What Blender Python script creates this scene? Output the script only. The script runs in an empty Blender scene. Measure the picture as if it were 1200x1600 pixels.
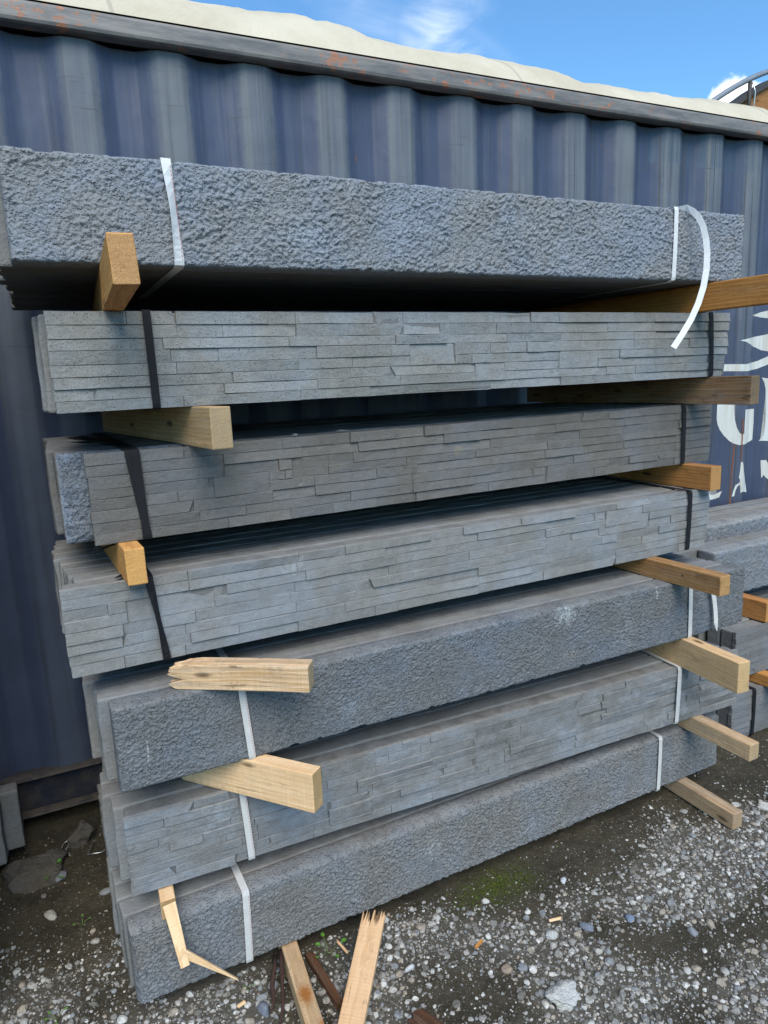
import bpy, bmesh, math, random
import numpy as np
from mathutils import Vector, Matrix

# ------------------------------------------------------------------ camera, sky, sun
scene = bpy.context.scene
RT = Vector((0.892804, -0.448482, -0.042016)); UP = Vector((0.12343, 0.153872, 0.980351)); FW = Vector((0.433205, 0.880447, -0.192734))
cd = bpy.data.cameras.new('camera'); cam = bpy.data.objects.new('camera', cd); scene.collection.objects.link(cam)
cd.sensor_fit = 'HORIZONTAL'; cd.sensor_width = 36.0; cd.lens = 36.0 * 1084.73 / 1200.0
cd.clip_start = 0.02; cd.clip_end = 2000.0
m3 = Matrix((RT, UP, -FW)).transposed()
cam.matrix_world = Matrix.Translation((0, 0, 1.49)) @ m3.to_4x4()
scene.camera = cam

SUN_EL, SUN_AZ = math.radians(47), math.radians(196)     # azimuth clockwise from +Y
SKY_STRENGTH = 0.09
SUN_STRENGTH, SUN_ANGLE = 1.5, 40
vs = scene.view_settings
vs.view_transform = 'Standard'; vs.look = 'None'; vs.gamma = 1.0; vs.use_curve_mapping = False
vs.exposure = 1.35
cy = scene.cycles
cy.max_bounces = 5; cy.diffuse_bounces = 3; cy.glossy_bounces = 2; cy.transmission_bounces = 1; cy.caustics_reflective = False; cy.caustics_refractive = False
cy.use_adaptive_sampling = True; cy.adaptive_threshold = 0.015

world = bpy.data.worlds.new('World'); scene.world = world; world.use_nodes = True
wn = world.node_tree.nodes; wl = world.node_tree.links
wn.clear()
wo = wn.new('ShaderNodeOutputWorld'); bg = wn.new('ShaderNodeBackground'); sky = wn.new('ShaderNodeTexSky')
sky.sky_type = 'NISHITA'; sky.sun_disc = False; sky.sun_elevation = SUN_EL; sky.sun_rotation = SUN_AZ
sky.altitude = 0; sky.air_density = 1.0; sky.dust_density = 0.3; sky.ozone_density = 2.0
bg.inputs['Strength'].default_value = SKY_STRENGTH
def build_clouds():
    """thin cirrus over the whole sky plus a few low cumulus puffs near the horizon"""
    tc = wn.new('ShaderNodeTexCoord')
    def mapped(scale, rot, loc=(0, 0, 0)):
        m = wn.new('ShaderNodeMapping'); m.inputs['Scale'].default_value = scale
        m.inputs['Rotation'].default_value = rot; m.inputs['Location'].default_value = loc
        wl.new(tc.outputs['Generated'], m.inputs['Vector']); return m.outputs['Vector']
    def noise(vec, scale, detail, rough, dist=0.0):
        n = wn.new('ShaderNodeTexNoise'); n.inputs['Scale'].default_value = scale; n.inputs['Detail'].default_value = detail
        n.inputs['Roughness'].default_value = rough; n.inputs['Distortion'].default_value = dist
        wl.new(vec, n.inputs['Vector']); return n.outputs['Fac']
    def ramp(fac, a, b):
        r = wn.new('ShaderNodeMapRange'); r.interpolation_type = 'SMOOTHSTEP'
        r.inputs[1].default_value = a; r.inputs[2].default_value = b
        wl.new(fac, r.inputs[0]); return r.outputs[0]
    def mth(op, a, b):
        n = wn.new('ShaderNodeMath'); n.operation = op
        for i, v in enumerate((a, b)):
            if isinstance(v, (int, float)): n.inputs[i].default_value = v
            else: wl.new(v, n.inputs[i])
        return n.outputs[0]
    def patch(px, py, r_in, r_out):
        d = (FW + RT * ((px - 600) / 1084.73) + UP * ((800 - py) / 1084.73)).normalized()
        n = wn.new('ShaderNodeVectorMath'); n.operation = 'DISTANCE'
        wl.new(tc.outputs['Generated'], n.inputs[0]); n.inputs[1].default_value = d
        return ramp(n.outputs['Value'], r_out, r_in)
    # the wisp: a bundle of streaks, broad at its foot
    wisp = mth('MULTIPLY', ramp(noise(mapped((2.0, 2.0, 5.0), (0.3, 0.9, 0.5)), 3.0, 5, 0.58, 0.9), 0.38, 0.80),
               mth('MAXIMUM', patch(690, 35, 0.0, 0.075), mth('MULTIPLY', patch(590, 5, 0.0, 0.09), 0.3)))
    cirrus = mth('MULTIPLY', ramp(noise(mapped((1.0, 2.6, 1.6), (0.2, 0.4, 0.9), (3.1, 0.4, 1.7)), 2.0, 4, 0.6, 0.8), 0.55, 0.85), 0.35)
    puff = ramp(mth('ADD', mth('MULTIPLY', noise(mapped((1, 1, 1.4), (0, 0, 0), (0.3, 0.9, 0.2)), 26.0, 5, 0.6, 0.3), 0.9), patch(1150, 180, 0.01, 0.058)), 0.80, 1.05)
    tot = mth('MINIMUM', mth('MAXIMUM', mth('MAXIMUM', mth('MULTIPLY', wisp, 0.7), mth('MULTIPLY', cirrus, 0.5)), mth('MULTIPLY', puff, 1.0)), 1.0)
    tint = wn.new('ShaderNodeMix'); tint.data_type = 'RGBA'; tint.blend_type = 'MULTIPLY'; tint.inputs['Factor'].default_value = 1.0     # clear southern air: less red in the blue
    wl.new(sky.outputs['Color'], tint.inputs['A']); tint.inputs['B'].default_value = (0.55, 0.85, 1.0, 1)
    mix = wn.new('ShaderNodeMix'); mix.data_type = 'RGBA'
    wl.new(tot, mix.inputs['Factor']); wl.new(tint.outputs['Result'], mix.inputs['A'])
    mix.inputs['B'].default_value = (7.2, 7.4, 7.6, 1)
    wl.new(mix.outputs['Result'], bg.inputs['Color'])
build_clouds()
wl.new(bg.outputs['Background'], wo.inputs['Surface'])

sd = bpy.data.lights.new('sun', 'SUN'); sun = bpy.data.objects.new('sun', sd); scene.collection.objects.link(sun)
sd.energy = SUN_STRENGTH; sd.angle = math.radians(SUN_ANGLE); sd.color = (1.0, 0.94, 0.85)
sdir = Vector((math.sin(SUN_AZ) * math.cos(SUN_EL), math.cos(SUN_AZ) * math.cos(SUN_EL), math.sin(SUN_EL)))
sun.rotation_euler = sdir.to_track_quat('Z', 'Y').to_euler()
sun.location = (0, -3, 6)

# ------------------------------------------------------------------ helpers
COL = scene.collection
rng = np.random.default_rng(7)
random.seed(7)
TAB = np.random.default_rng(99).random((256, 256))
def vn(x, y, seed=0):
    x = np.asarray(x, float) + seed * 17.37; y = np.asarray(y, float) + seed * 5.91
    xi = np.floor(x).astype(int); yi = np.floor(y).astype(int); fx = x - xi; fy = y - yi
    fx = fx * fx * (3 - 2 * fx); fy = fy * fy * (3 - 2 * fy)
    a = TAB[xi % 256, yi % 256]; b = TAB[(xi + 1) % 256, yi % 256]; c = TAB[xi % 256, (yi + 1) % 256]; d = TAB[(xi + 1) % 256, (yi + 1) % 256]
    return (a * (1 - fx) + b * fx) * (1 - fy) + (c * (1 - fx) + d * fx) * fy
def fbm(x, y, seed=0, o=3):
    t = 0; w = 0.5; tot = 0
    for i in range(o):
        t = t + w * vn(x * 2**i, y * 2**i, seed + i * 3); tot += w; w *= 0.5
    return t / tot
def sstep(a, b, x):
    t = np.clip((x - a) / (b - a), 0, 1); return t * t * (3 - 2 * t)

def mesh_obj(name, verts, faces, mat, parent=None, smooth=False):
    me = bpy.data.meshes.new(name)
    me.from_pydata([tuple(v) for v in verts] if not isinstance(verts, list) else verts, [], faces if isinstance(faces, list) else faces.tolist())
    me.update()
    if smooth: me.shade_smooth()
    o = bpy.data.objects.new(name, me); COL.objects.link(o)
    if mat: me.materials.append(mat)
    if parent: o.parent = parent
    return o
def empty(name, loc=(0, 0, 0), rz=0.0):
    o = bpy.data.objects.new(name, None); COL.objects.link(o); o.location = loc; o.rotation_euler = (0, 0, rz); o.empty_display_size = 0.1
    return o
def tag(o, label=None, cat=None, group=None, kind=None):
    if label: o['label'] = label
    if cat: o['category'] = cat
    if group: o['group'] = group
    if kind: o['kind'] = kind
    return o

_bg = {}
def box_grid(nx, ny, nz):
    """surface of a box as a welded grid: integer coordinates and quads"""
    if (nx, ny, nz) in _bg: return _bg[(nx, ny, nz)]
    V = []; Q = []; off = 0
    def face(na, nb, fn, flip):
        nonlocal off
        a, b = np.meshgrid(np.arange(na + 1), np.arange(nb + 1), indexing='ij')
        V.append(np.stack(fn(a.ravel(), b.ravel()), -1))
        i, j = np.meshgrid(np.arange(na), np.arange(nb), indexing='ij'); i = i.ravel(); j = j.ravel()
        s = nb + 1
        q = np.stack([i * s + j, (i + 1) * s + j, (i + 1) * s + j + 1, i * s + j + 1], -1) + off
        Q.append(q[:, ::-1] if flip else q); off += (na + 1) * (nb + 1)
    z = lambda a: np.zeros_like(a)
    face(nx, nz, lambda a, b: (a, z(a), b), False); face(nx, nz, lambda a, b: (a, z(a) + ny, b), True)
    face(nx, ny, lambda a, b: (a, b, z(a)), True); face(nx, ny, lambda a, b: (a, b, z(a) + nz), False)
    face(ny, nz, lambda a, b: (z(a), a, b), True); face(ny, nz, lambda a, b: (z(a) + nx, a, b), False)
    V = np.concatenate(V); Q = np.concatenate(Q)
    key = (V[:, 0] * 100003 + V[:, 1]) * 100003 + V[:, 2]
    _, idx, inv = np.unique(key, return_index=True, return_inverse=True)
    _bg[(nx, ny, nz)] = (V[idx], inv.reshape(-1)[Q])
    return _bg[(nx, ny, nz)]
def rounded(P, lo, hi, r):
    c = np.clip(P, np.array(lo) + r, np.array(hi) - r); d = P - c
    n = np.linalg.norm(d, axis=1, keepdims=True); n[n < 1e-9] = 1
    return c + d / n * r
def axis(L, r, n):
    return np.concatenate([[0.0], np.linspace(r, L - r, n), [L]])

def ribbon(name, pts, wid, w, th, mat, parent=None):
    """flat strap: centre points, width directions, width (or list), thickness"""
    pts = [Vector(p) for p in pts]; n = len(pts); V = []; F = []
    ws = w if isinstance(w, (list, tuple)) else [w] * n
    for i in range(n):
        t = (pts[min(i + 1, n - 1)] - pts[max(i - 1, 0)]).normalized()
        a = Vector(wid[i] if isinstance(wid, list) else wid); a = (a - t * a.dot(t)).normalized(); nn = t.cross(a)
        h = a * ws[i] / 2; k = nn * th / 2
        V += [pts[i] - h - k, pts[i] + h - k, pts[i] + h + k, pts[i] - h + k]
    for i in range(n - 1):
        for j in range(4):
            F.append((i * 4 + j, i * 4 + (j + 1) % 4, i * 4 + 4 + (j + 1) % 4, i * 4 + 4 + j))
    F += [(3, 2, 1, 0), tuple(4 * (n - 1) + j for j in range(4))]
    return mesh_obj(name, [tuple(v) for v in V], F, mat, parent)
def tube(name, pts, rad, mat, parent=None, seg=8, smooth=True):
    pts = [Vector(p) for p in pts]; n = len(pts); V = []; F = []
    rs = rad if isinstance(rad, (list, tuple)) else [rad] * n
    ref = Vector((0.13, 0.21, 0.97))
    for i in range(n):
        t = (pts[min(i + 1, n - 1)] - pts[max(i - 1, 0)]).normalized()
        a = t.cross(ref)
        if a.length < 1e-3: a = t.cross(Vector((1, 0, 0)))
        a.normalize(); b = t.cross(a)
        for k in range(seg):
            an = 2 * math.pi * k / seg
            V.append(tuple(pts[i] + (a * math.cos(an) + b * math.sin(an)) * rs[i]))
    for i in range(n - 1):
        for k in range(seg):
            F.append((i * seg + k, i * seg + (k + 1) % seg, (i + 1) * seg + (k + 1) % seg, (i + 1) * seg + k))
    F += [tuple(reversed(range(seg))), tuple((n - 1) * seg + k for k in range(seg))]
    return mesh_obj(name, V, F, mat, parent, smooth)

# ------------------------------------------------------------------ materials
class N:
    """small node-graph builder"""
    def __init__(s, name):
        s.m = bpy.data.materials.new(name); s.m.use_nodes = True
        s.t = s.m.node_tree; s.t.nodes.clear()
        s.out = s.t.nodes.new('ShaderNodeOutputMaterial'); s.b = s.t.nodes.new('ShaderNodeBsdfPrincipled')
        s.t.links.new(s.b.outputs[0], s.out.inputs[0])
    def n(s, typ, **kw):
        n = s.t.nodes.new(typ)
        for k, v in kw.items(): setattr(n, k, v)
        return n
    def put(s, sock, v):
        if hasattr(v, 'is_output'): s.t.links.new(v, sock)
        elif isinstance(v, tuple) and len(v) == 3 and sock.type == 'RGBA': sock.default_value = (*v, 1)
        else: sock.default_value = v
    def pos(s): return s.n('ShaderNodeNewGeometry').outputs['Position']
    def obj(s): return s.n('ShaderNodeTexCoord').outputs['Object']
    def rand(s): return s.n('ShaderNodeObjectInfo').outputs['Random']
    def island(s): return s.n('ShaderNodeNewGeometry').outputs['Random Per Island']
    def sep(s, v, i): n = s.n('ShaderNodeSeparateXYZ'); s.put(n.inputs[0], v); return n.outputs[i]
    def mapv(s, v, scale=(1, 1, 1), loc=(0, 0, 0), rot=(0, 0, 0)):
        n = s.n('ShaderNodeMapping'); s.put(n.inputs['Vector'], v); s.put(n.inputs['Scale'], scale); s.put(n.inputs['Location'], loc); s.put(n.inputs['Rotation'], rot)
        return n.outputs[0]
    def noise(s, v, scale, detail=3, rough=0.55, dist=0.0):
        n = s.n('ShaderNodeTexNoise'); s.put(n.inputs['Vector'], v)
        for k, x in (('Scale', scale), ('Detail', detail), ('Roughness', rough), ('Distortion', dist)): s.put(n.inputs[k], x)
        return n.outputs['Fac']
    def vor(s, v, scale, feature='F1'):
        n = s.n('ShaderNodeTexVoronoi', feature=feature); s.put(n.inputs['Vector'], v); s.put(n.inputs['Scale'], scale); return n.outputs['Distance']
    def m_(s, op, a, b=0.0, clamp=False):
        n = s.n('ShaderNodeMath', operation=op, use_clamp=clamp); s.put(n.inputs[0], a); s.put(n.inputs[1], b); return n.outputs[0]
    def vm(s, op, a, b):
        n = s.n('ShaderNodeVectorMath', operation=op); s.put(n.inputs[0], a); s.put(n.inputs[1], b); return n.outputs['Value'] if op == 'DISTANCE' else n.outputs[0]
    def ramp(s, f, a, b, lo=0.0, hi=1.0):
        n = s.n('ShaderNodeMapRange', interpolation_type='SMOOTHSTEP'); s.put(n.inputs[0], f)
        for i, x in ((1, a), (2, b), (3, lo), (4, hi)): s.put(n.inputs[i], x)
        return n.outputs[0]
    def mix(s, f, a, b, mode='MIX'):
        n = s.n('ShaderNodeMix', data_type='RGBA', blend_type=mode); s.put(n.inputs['Factor'], f); s.put(n.inputs['A'], a); s.put(n.inputs['B'], b); return n.outputs['Result']
    def scale(s, c, f):
        n = s.n('ShaderNodeVectorMath', operation='SCALE'); s.put(n.inputs[0], c); s.put(n.inputs['Scale'], f); return n.outputs[0]
    def bump(s, h, dist, strength=1.0, prev=None):
        n = s.n('ShaderNodeBump'); s.put(n.inputs['Height'], h); s.put(n.inputs['Distance'], dist); s.put(n.inputs['Strength'], strength)
        if prev is not None: s.put(n.inputs['Normal'], prev)
        return n.outputs[0]
    def done(s, color, rough=0.85, normal=None, spec=0.3, metal=0.0):
        s.put(s.b.inputs['Base Color'], color); s.put(s.b.inputs['Roughness'], rough); s.put(s.b.inputs['Specular IOR Level'], spec); s.put(s.b.inputs['Metallic'], metal)
        if normal is not None: s.put(s.b.inputs['Normal'], normal)
        return s.m

def concrete(name, col, mott=0.22, speck=0.0, rnd=0.0, stains=(), cool=0.0, pits=0.0, bump=0.0012, dust=0.25, streak=0.0, spat=0.0):
    g = N(name); P = g.pos()
    f1 = g.noise(P, 5.5, 5, 0.6); f2 = g.noise(P, 38, 4, 0.65); f3 = g.noise(P, 420, 2, 0.7)
    v = g.m_('ADD', g.m_('MULTIPLY', g.m_('SUBTRACT', f1, 0.5), mott * 2.2), g.m_('MULTIPLY', g.m_('SUBTRACT', f2, 0.5), mott * 1.5))
    v = g.m_('ADD', v, g.m_('MULTIPLY', g.m_('SUBTRACT', f3, 0.5), 0.85))
    if rnd: v = g.m_('ADD', v, g.m_('MULTIPLY', g.m_('SUBTRACT', g.rand(), 0.5), rnd))
    c = g.scale(g.mix(g.ramp(f1, 0.4, 0.65), tuple(np.array(col) * np.array((1.03, 1.0, 0.96))), tuple(np.array(col) * np.array((0.95, 1.0, 1.08)))), g.m_('ADD', v, 1.0))
    if cool:   # pale bluish lime bloom in blotches
        c = g.mix(g.m_('MULTIPLY', g.ramp(g.noise(P, 9, 5, 0.65), 0.55, 0.75), cool), c, (0.33, 0.365, 0.40))
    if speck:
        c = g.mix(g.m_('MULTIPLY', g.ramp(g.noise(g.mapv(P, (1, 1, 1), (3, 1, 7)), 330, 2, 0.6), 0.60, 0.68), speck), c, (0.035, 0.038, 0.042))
    if streak: # thin vertical drip marks of lime
        sm = g.m_('MULTIPLY', g.ramp(g.noise(g.mapv(P, (95, 95, 7)), 1.0, 2, 0.5), 0.73, 0.80), streak)
        c = g.mix(sm, c, (0.5, 0.5, 0.48))
    for (x, y, z, r, sc, k) in stains:
        msk = g.m_('MULTIPLY', g.ramp(g.m_('ADD', g.vm('DISTANCE', P, (x, y, z)), g.m_('MULTIPLY', g.noise(P, 75, 4, 0.8), r * 3.2)), r * 2.3, r * 1.5), k)
        c = g.mix(msk, c, sc)
    nz = g.sep(g.n('ShaderNodeNewGeometry').outputs['True Normal'], 2)
    if dust:
        c = g.mix(g.m_('MULTIPLY', g.m_('MULTIPLY', g.ramp(nz, 0.6, 0.95), dust), g.ramp(g.noise(P, 14, 4, 0.7), 0.25, 0.7)), c, (0.36, 0.355, 0.335))
    h = g.m_('ADD', g.m_('MULTIPLY', f3, 0.5), g.m_('MULTIPLY', g.noise(P, 110, 2, 0.7), 1.0))
    if pits: h = g.m_('SUBTRACT', h, g.m_('MULTIPLY', g.ramp(g.vor(P, 140), 0.16, 0.05), pits))
    h = g.m_('ADD', h, g.m_('MULTIPLY', g.noise(P, 45, 2, 0.6), 1.0))
    h = g.m_('ADD', h, g.m_('MULTIPLY', g.noise(g.mapv(P, (26, 26, 95), (0, 0, 0), (0, 0.5, 0)), 1.0, 2, 0.6, 0.6), 0.8))
    nb = g.bump(h, bump * 1.7)
    if spat:   # fine thrown grit between the larger blobs
        v1 = g.ramp(g.vor(P, 210), 0.55, 0.12)
        nb = g.bump(g.m_('ADD', g.m_('MULTIPLY', v1, g.ramp(g.noise(P, 70, 3, 0.6), 0.35, 0.6)), g.m_('MULTIPLY', g.noise(P, 320, 2, 0.7), 0.6)), spat, 1.0, nb)
    return g.done(c, 0.92, nb, 0.2)

def wood(name, a, b, grey=0.0, end=None, dirt=0.0, sc=1.0, stain=None, spot=None):
    a = tuple(np.array(a) * np.array((1.06, 0.95, 0.86))); b = tuple(np.array(b) * np.array((1.06, 0.95, 0.86)))
    g = N(name); O = g.obj(); R = g.m_('MULTIPLY', g.rand(), 37.0)
    off = g.vm('ADD', O, g.vm('SCALE', (0, 0, 0), (0, 0, 0)))
    cmb = g.n('ShaderNodeCombineXYZ'); g.put(cmb.inputs[0], R); g.put(cmb.inputs[1], 0.031); g.put(cmb.inputs[2], 0.052)
    off = g.vm('ADD', O, cmb.outputs[0])
    wv = g.n('ShaderNodeTexWave', wave_type='RINGS', rings_direction='X', wave_profile='SAW')
    g.put(wv.inputs['Vector'], g.mapv(off, (0.12, 1, 1))); g.put(wv.inputs['Scale'], 34.0 * sc); g.put(wv.inputs['Distortion'], 6.0); g.put(wv.inputs['Detail'], 3.0); g.put(wv.inputs['Detail Scale'], 1.2)
    fib = g.noise(g.mapv(off, (14, 330, 330)), 1.0, 4, 0.65)
    big = g.noise(g.mapv(off, (3.0, 14, 14)), 1.0, 4, 0.6)
    fc = g.m_('ADD', g.m_('MULTIPLY', wv.outputs['Fac'], 0.24), g.m_('ADD', g.m_('MULTIPLY', fib, 0.5), g.m_('MULTIPLY', big, 0.55)))
    c = g.mix(g.ramp(fc, 0.40, 0.92), a, b)
    # knots
    kn = g.vor(g.mapv(off, (4.2, 13, 13)), 1.0)
    c = g.mix(g.ramp(kn, 0.13, 0.05), c, tuple(np.array(b) * 0.3))
    if grey: c = g.mix(g.m_('MULTIPLY', g.ramp(g.noise(g.mapv(off, (5, 55, 55)), 1.0, 5, 0.7), 0.42, 0.72), grey), c, (0.30, 0.275, 0.24))
    if dirt: c = g.mix(g.m_('MULTIPLY', g.ramp(g.noise(g.mapv(off, (9, 30, 30), (4, 0, 0)), 1.0, 6, 0.75), 0.52, 0.70), dirt), c, tuple(np.array(b) * 0.16))
    if spot:
        for (sx, sy, sz, r, scol) in spot:
            d = g.vm('DISTANCE', g.mapv(O, (0.6, 1, 1)), (sx * 0.6, sy, sz))
            c = g.mix(g.ramp(g.m_('ADD', d, g.m_('MULTIPLY', g.noise(O, 120, 4, 0.7), r)), r * 1.5, r * 0.7), c, scol)
    nx = g.m_('ABSOLUTE', g.sep(g.n('ShaderNodeTexCoord').outputs['Normal'], 0))
    ec = end if end else tuple(np.array(a) * 0.62 + np.array(b) * 0.1)
    ef = g.ramp(g.noise(O, 620, 2, 0.6), 0.35, 0.65)
    c = g.mix(g.m_('MULTIPLY', g.ramp(nx, 0.75, 0.92), 0.75), c, g.mix(ef, tuple(np.array(ec) * 0.6), tuple(np.array(ec) * 1.25)))
    saw = g.noise(g.mapv(off, (420, 9, 9), (0, 0, 0), (0, 0, 0.12)), 1.0, 2, 0.5)
    c = g.scale(c, g.m_('ADD', 0.84, g.m_('MULTIPLY', saw, 0.32)))
    sm = g.ramp(g.noise(g.mapv(off, (16, 24, 24), (2, 5, 1)), 1.0, 6, 0.78), 0.56, 0.74)
    c = g.mix(g.m_('MULTIPLY', sm, 0.75), c, g.scale(c, 0.40))
    crack = g.ramp(g.noise(g.mapv(off, (7, 260, 260), (1, 2, 3)), 1.0, 3, 0.6), 0.66, 0.71)
    c = g.mix(g.m_('MULTIPLY', crack, 0.7), c, g.scale(c, 0.25))
    n = g.bump(g.m_('ADD', g.m_('ADD', fib, g.m_('MULTIPLY', saw, 0.5)), g.m_('MULTIPLY', wv.outputs['Fac'], 0.4)), 0.0016)
    return g.done(c, 0.72, n, 0.25)

def plain(name, col, rough=0.6, var=0.15, sc=60, bump=0.0, spec=0.3, metal=0.0):
    g = N(name); P = g.pos(); f = g.noise(P, sc, 4, 0.6)
    c = g.scale(g.mix(0.0, col, col), g.m_('ADD', g.m_('MULTIPLY', g.m_('SUBTRACT', f, 0.5), var * 2), 1.0))
    return g.done(c, rough, g.bump(f, bump) if bump else None, spec, metal)

def weave(name, col, mark=None):
    """woven strapping: fine cross ribs; a thin dashed thread down one edge"""
    g = N(name); U = g.n('ShaderNodeUVMap').outputs[0]; P = g.pos()
    z = g.m_('SINE', g.m_('MULTIPLY', g.sep(P, 2), 2400.0)); x = g.m_('SINE', g.m_('MULTIPLY', g.sep(P, 0), 2400.0))
    h = g.m_('MULTIPLY', z, x)
    c = g.scale(g.mix(0.0, col, col), g.m_('ADD', g.m_('MULTIPLY', g.m_('SUBTRACT', g.noise(P, 35, 4, 0.6), 0.5), 0.25), g.m_('ADD', 1.0, g.m_('MULTIPLY', h, 0.06))))
    return g.done(c, 0.6, g.bump(h, 0.0003), 0.15)

M = {}
M['b1'] = concrete('roughcast_blue_grey', (0.236, 0.250, 0.266), 0.13, 0, 0, [(0.565, 1.49, 1.79, 0.075, (0.34, 0.39, 0.43), 0.45), (1.86, 1.49, 1.85, 0.05, (0.13, 0.12, 0.11), 0.5), (1.02, 1.49, 1.745, 0.018, (0.12, 0.12, 0.12), 0.7)], 0.25, 0, 0.0012, 0.3, spat=0.0027)
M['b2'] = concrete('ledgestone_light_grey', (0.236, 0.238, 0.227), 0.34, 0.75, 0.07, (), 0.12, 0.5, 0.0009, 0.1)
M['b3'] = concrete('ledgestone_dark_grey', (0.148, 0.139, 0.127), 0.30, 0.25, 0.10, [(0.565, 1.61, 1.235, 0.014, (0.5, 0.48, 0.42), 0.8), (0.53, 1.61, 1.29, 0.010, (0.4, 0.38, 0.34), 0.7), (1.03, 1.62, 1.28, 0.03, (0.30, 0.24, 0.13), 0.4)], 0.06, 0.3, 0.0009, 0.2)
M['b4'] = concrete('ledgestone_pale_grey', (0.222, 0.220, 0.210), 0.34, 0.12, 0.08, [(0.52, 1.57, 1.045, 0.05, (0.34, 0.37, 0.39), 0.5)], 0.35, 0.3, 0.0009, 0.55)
M['b5'] = concrete('roughcast_dark_slate', (0.150, 0.157, 0.163), 0.16, 0, 0, [(1.30, 1.48, 0.79, 0.06, (0.42, 0.45, 0.45), 0.7), (1.32, 1.48, 0.66, 0.04, (0.24, 0.22, 0.20), 0.6), (0.62, 1.49, 0.68, 0.06, (0.27, 0.31, 0.35), 0.35)], 0.2, 0, 0.0012, 0.4, 0.8, spat=0.0027)
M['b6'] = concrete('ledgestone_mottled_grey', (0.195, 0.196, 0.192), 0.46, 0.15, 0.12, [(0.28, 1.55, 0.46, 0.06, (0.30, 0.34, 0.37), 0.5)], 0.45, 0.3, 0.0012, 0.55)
M['b7'] = concrete('roughcast_grey', (0.182, 0.181, 0.177), 0.24, 0, 0, [(0.85, 1.51, 0.17, 0.06, (0.33, 0.34, 0.34), 0.5)], 0.15, 0, 0.0012, 0.35, spat=0.0027)
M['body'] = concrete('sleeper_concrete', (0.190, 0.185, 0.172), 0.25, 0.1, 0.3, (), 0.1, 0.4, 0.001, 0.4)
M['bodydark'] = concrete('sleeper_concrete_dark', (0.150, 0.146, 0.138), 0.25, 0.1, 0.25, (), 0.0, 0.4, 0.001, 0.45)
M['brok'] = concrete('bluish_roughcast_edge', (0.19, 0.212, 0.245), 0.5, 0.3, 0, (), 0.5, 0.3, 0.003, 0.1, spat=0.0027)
M['rs1'] = concrete('roughcast_right_stack', (0.20, 0.216, 0.232), 0.16, 0, 0, (), 0.3, 0, 0.0012, 0.95, spat=0.0027)
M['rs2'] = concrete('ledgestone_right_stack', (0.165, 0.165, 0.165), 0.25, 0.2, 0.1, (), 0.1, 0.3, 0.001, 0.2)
M['white'] = weave('white_strapping', (0.72, 0.72, 0.70)); M['cream'] = weave('cream_strapping', (0.60, 0.585, 0.55)); M['black'] = weave('black_strapping', (0.017, 0.017, 0.019))
M['thread'] = plain('strap_thread', (0.45, 0.12, 0.09), 0.7)

def paint_mat(name, blue, grey, ridge=True):
    """weathered container paint: blue, chalked grey on the proud flats, drip lines and rust nicks"""
    g = N(name); P = g.pos()
    st = g.noise(g.mapv(P, (34, 34, 0.8)), 1.0, 5, 0.65); big = g.noise(g.mapv(P, (3, 3, 1.5)), 1.0, 4, 0.6)
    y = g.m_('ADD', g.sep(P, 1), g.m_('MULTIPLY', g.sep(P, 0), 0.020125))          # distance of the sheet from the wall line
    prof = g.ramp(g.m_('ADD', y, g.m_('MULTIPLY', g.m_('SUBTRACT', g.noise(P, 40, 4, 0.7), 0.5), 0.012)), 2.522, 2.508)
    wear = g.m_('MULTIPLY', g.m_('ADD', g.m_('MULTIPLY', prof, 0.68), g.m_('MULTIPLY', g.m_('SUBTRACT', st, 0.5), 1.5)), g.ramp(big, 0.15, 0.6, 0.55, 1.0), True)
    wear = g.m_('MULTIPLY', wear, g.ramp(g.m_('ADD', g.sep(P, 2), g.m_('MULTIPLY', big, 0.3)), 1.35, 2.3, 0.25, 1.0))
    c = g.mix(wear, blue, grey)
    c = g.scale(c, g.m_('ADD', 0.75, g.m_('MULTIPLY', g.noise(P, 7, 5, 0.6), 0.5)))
    # dark drips running down from the rail on the proud flats
    drip = g.m_('MULTIPLY', g.ramp(g.noise(g.mapv(P, (70, 70, 0.9), (5, 2, 1)), 1.0, 4, 0.6), 0.54, 0.68), g.ramp(g.sep(P, 0), 1.2, 3.0, 0.35, 0.85))
    c = g.mix(drip, c, (0.045, 0.047, 0.046))
    # repaint patches in deeper blue near the top at the far end
    pz = g.m_('MULTIPLY', g.ramp(g.sep(P, 2), 2.385, 2.395), g.ramp(g.sep(P, 0), 2.62, 2.63))
    pz = g.m_('MULTIPLY', pz, g.ramp(st, 0.62, 0.35))
    c = g.mix(g.m_('MULTIPLY', pz, 0.7), c, (0.055, 0.090, 0.125))
    # scratches, nearly level
    scr = g.ramp(g.noise(g.mapv(P, (5, 5, 120), (0, 0, 0), (0.0, 0.25, 0.3)), 1.0, 3, 0.6, 0.5), 0.655, 0.69)
    c = g.mix(g.m_('MULTIPLY', scr, 0.55), c, (0.06, 0.06, 0.062))
    rust = g.ramp(g.noise(g.mapv(P, (30, 30, 6)), 1.0, 5, 0.72), 0.695, 0.74)
    c = g.mix(g.m_('MULTIPLY', rust, 0.8), c, (0.22, 0.085, 0.04))
    rough = g.m_('ADD', 0.45, g.m_('MULTIPLY', wear, 0.25))
    n = g.bump(g.noise(g.mapv(P, (5, 5, 3)), 1.0, 3, 0.5), 0.012, 1.0, g.bump(g.noise(P, 300, 3, 0.6), 0.0003))
    return g.done(c, rough, n, 0.4)
M['cblue'] = paint_mat('container_paint', (0.050, 0.064, 0.108), (0.160, 0.174, 0.178))
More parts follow.
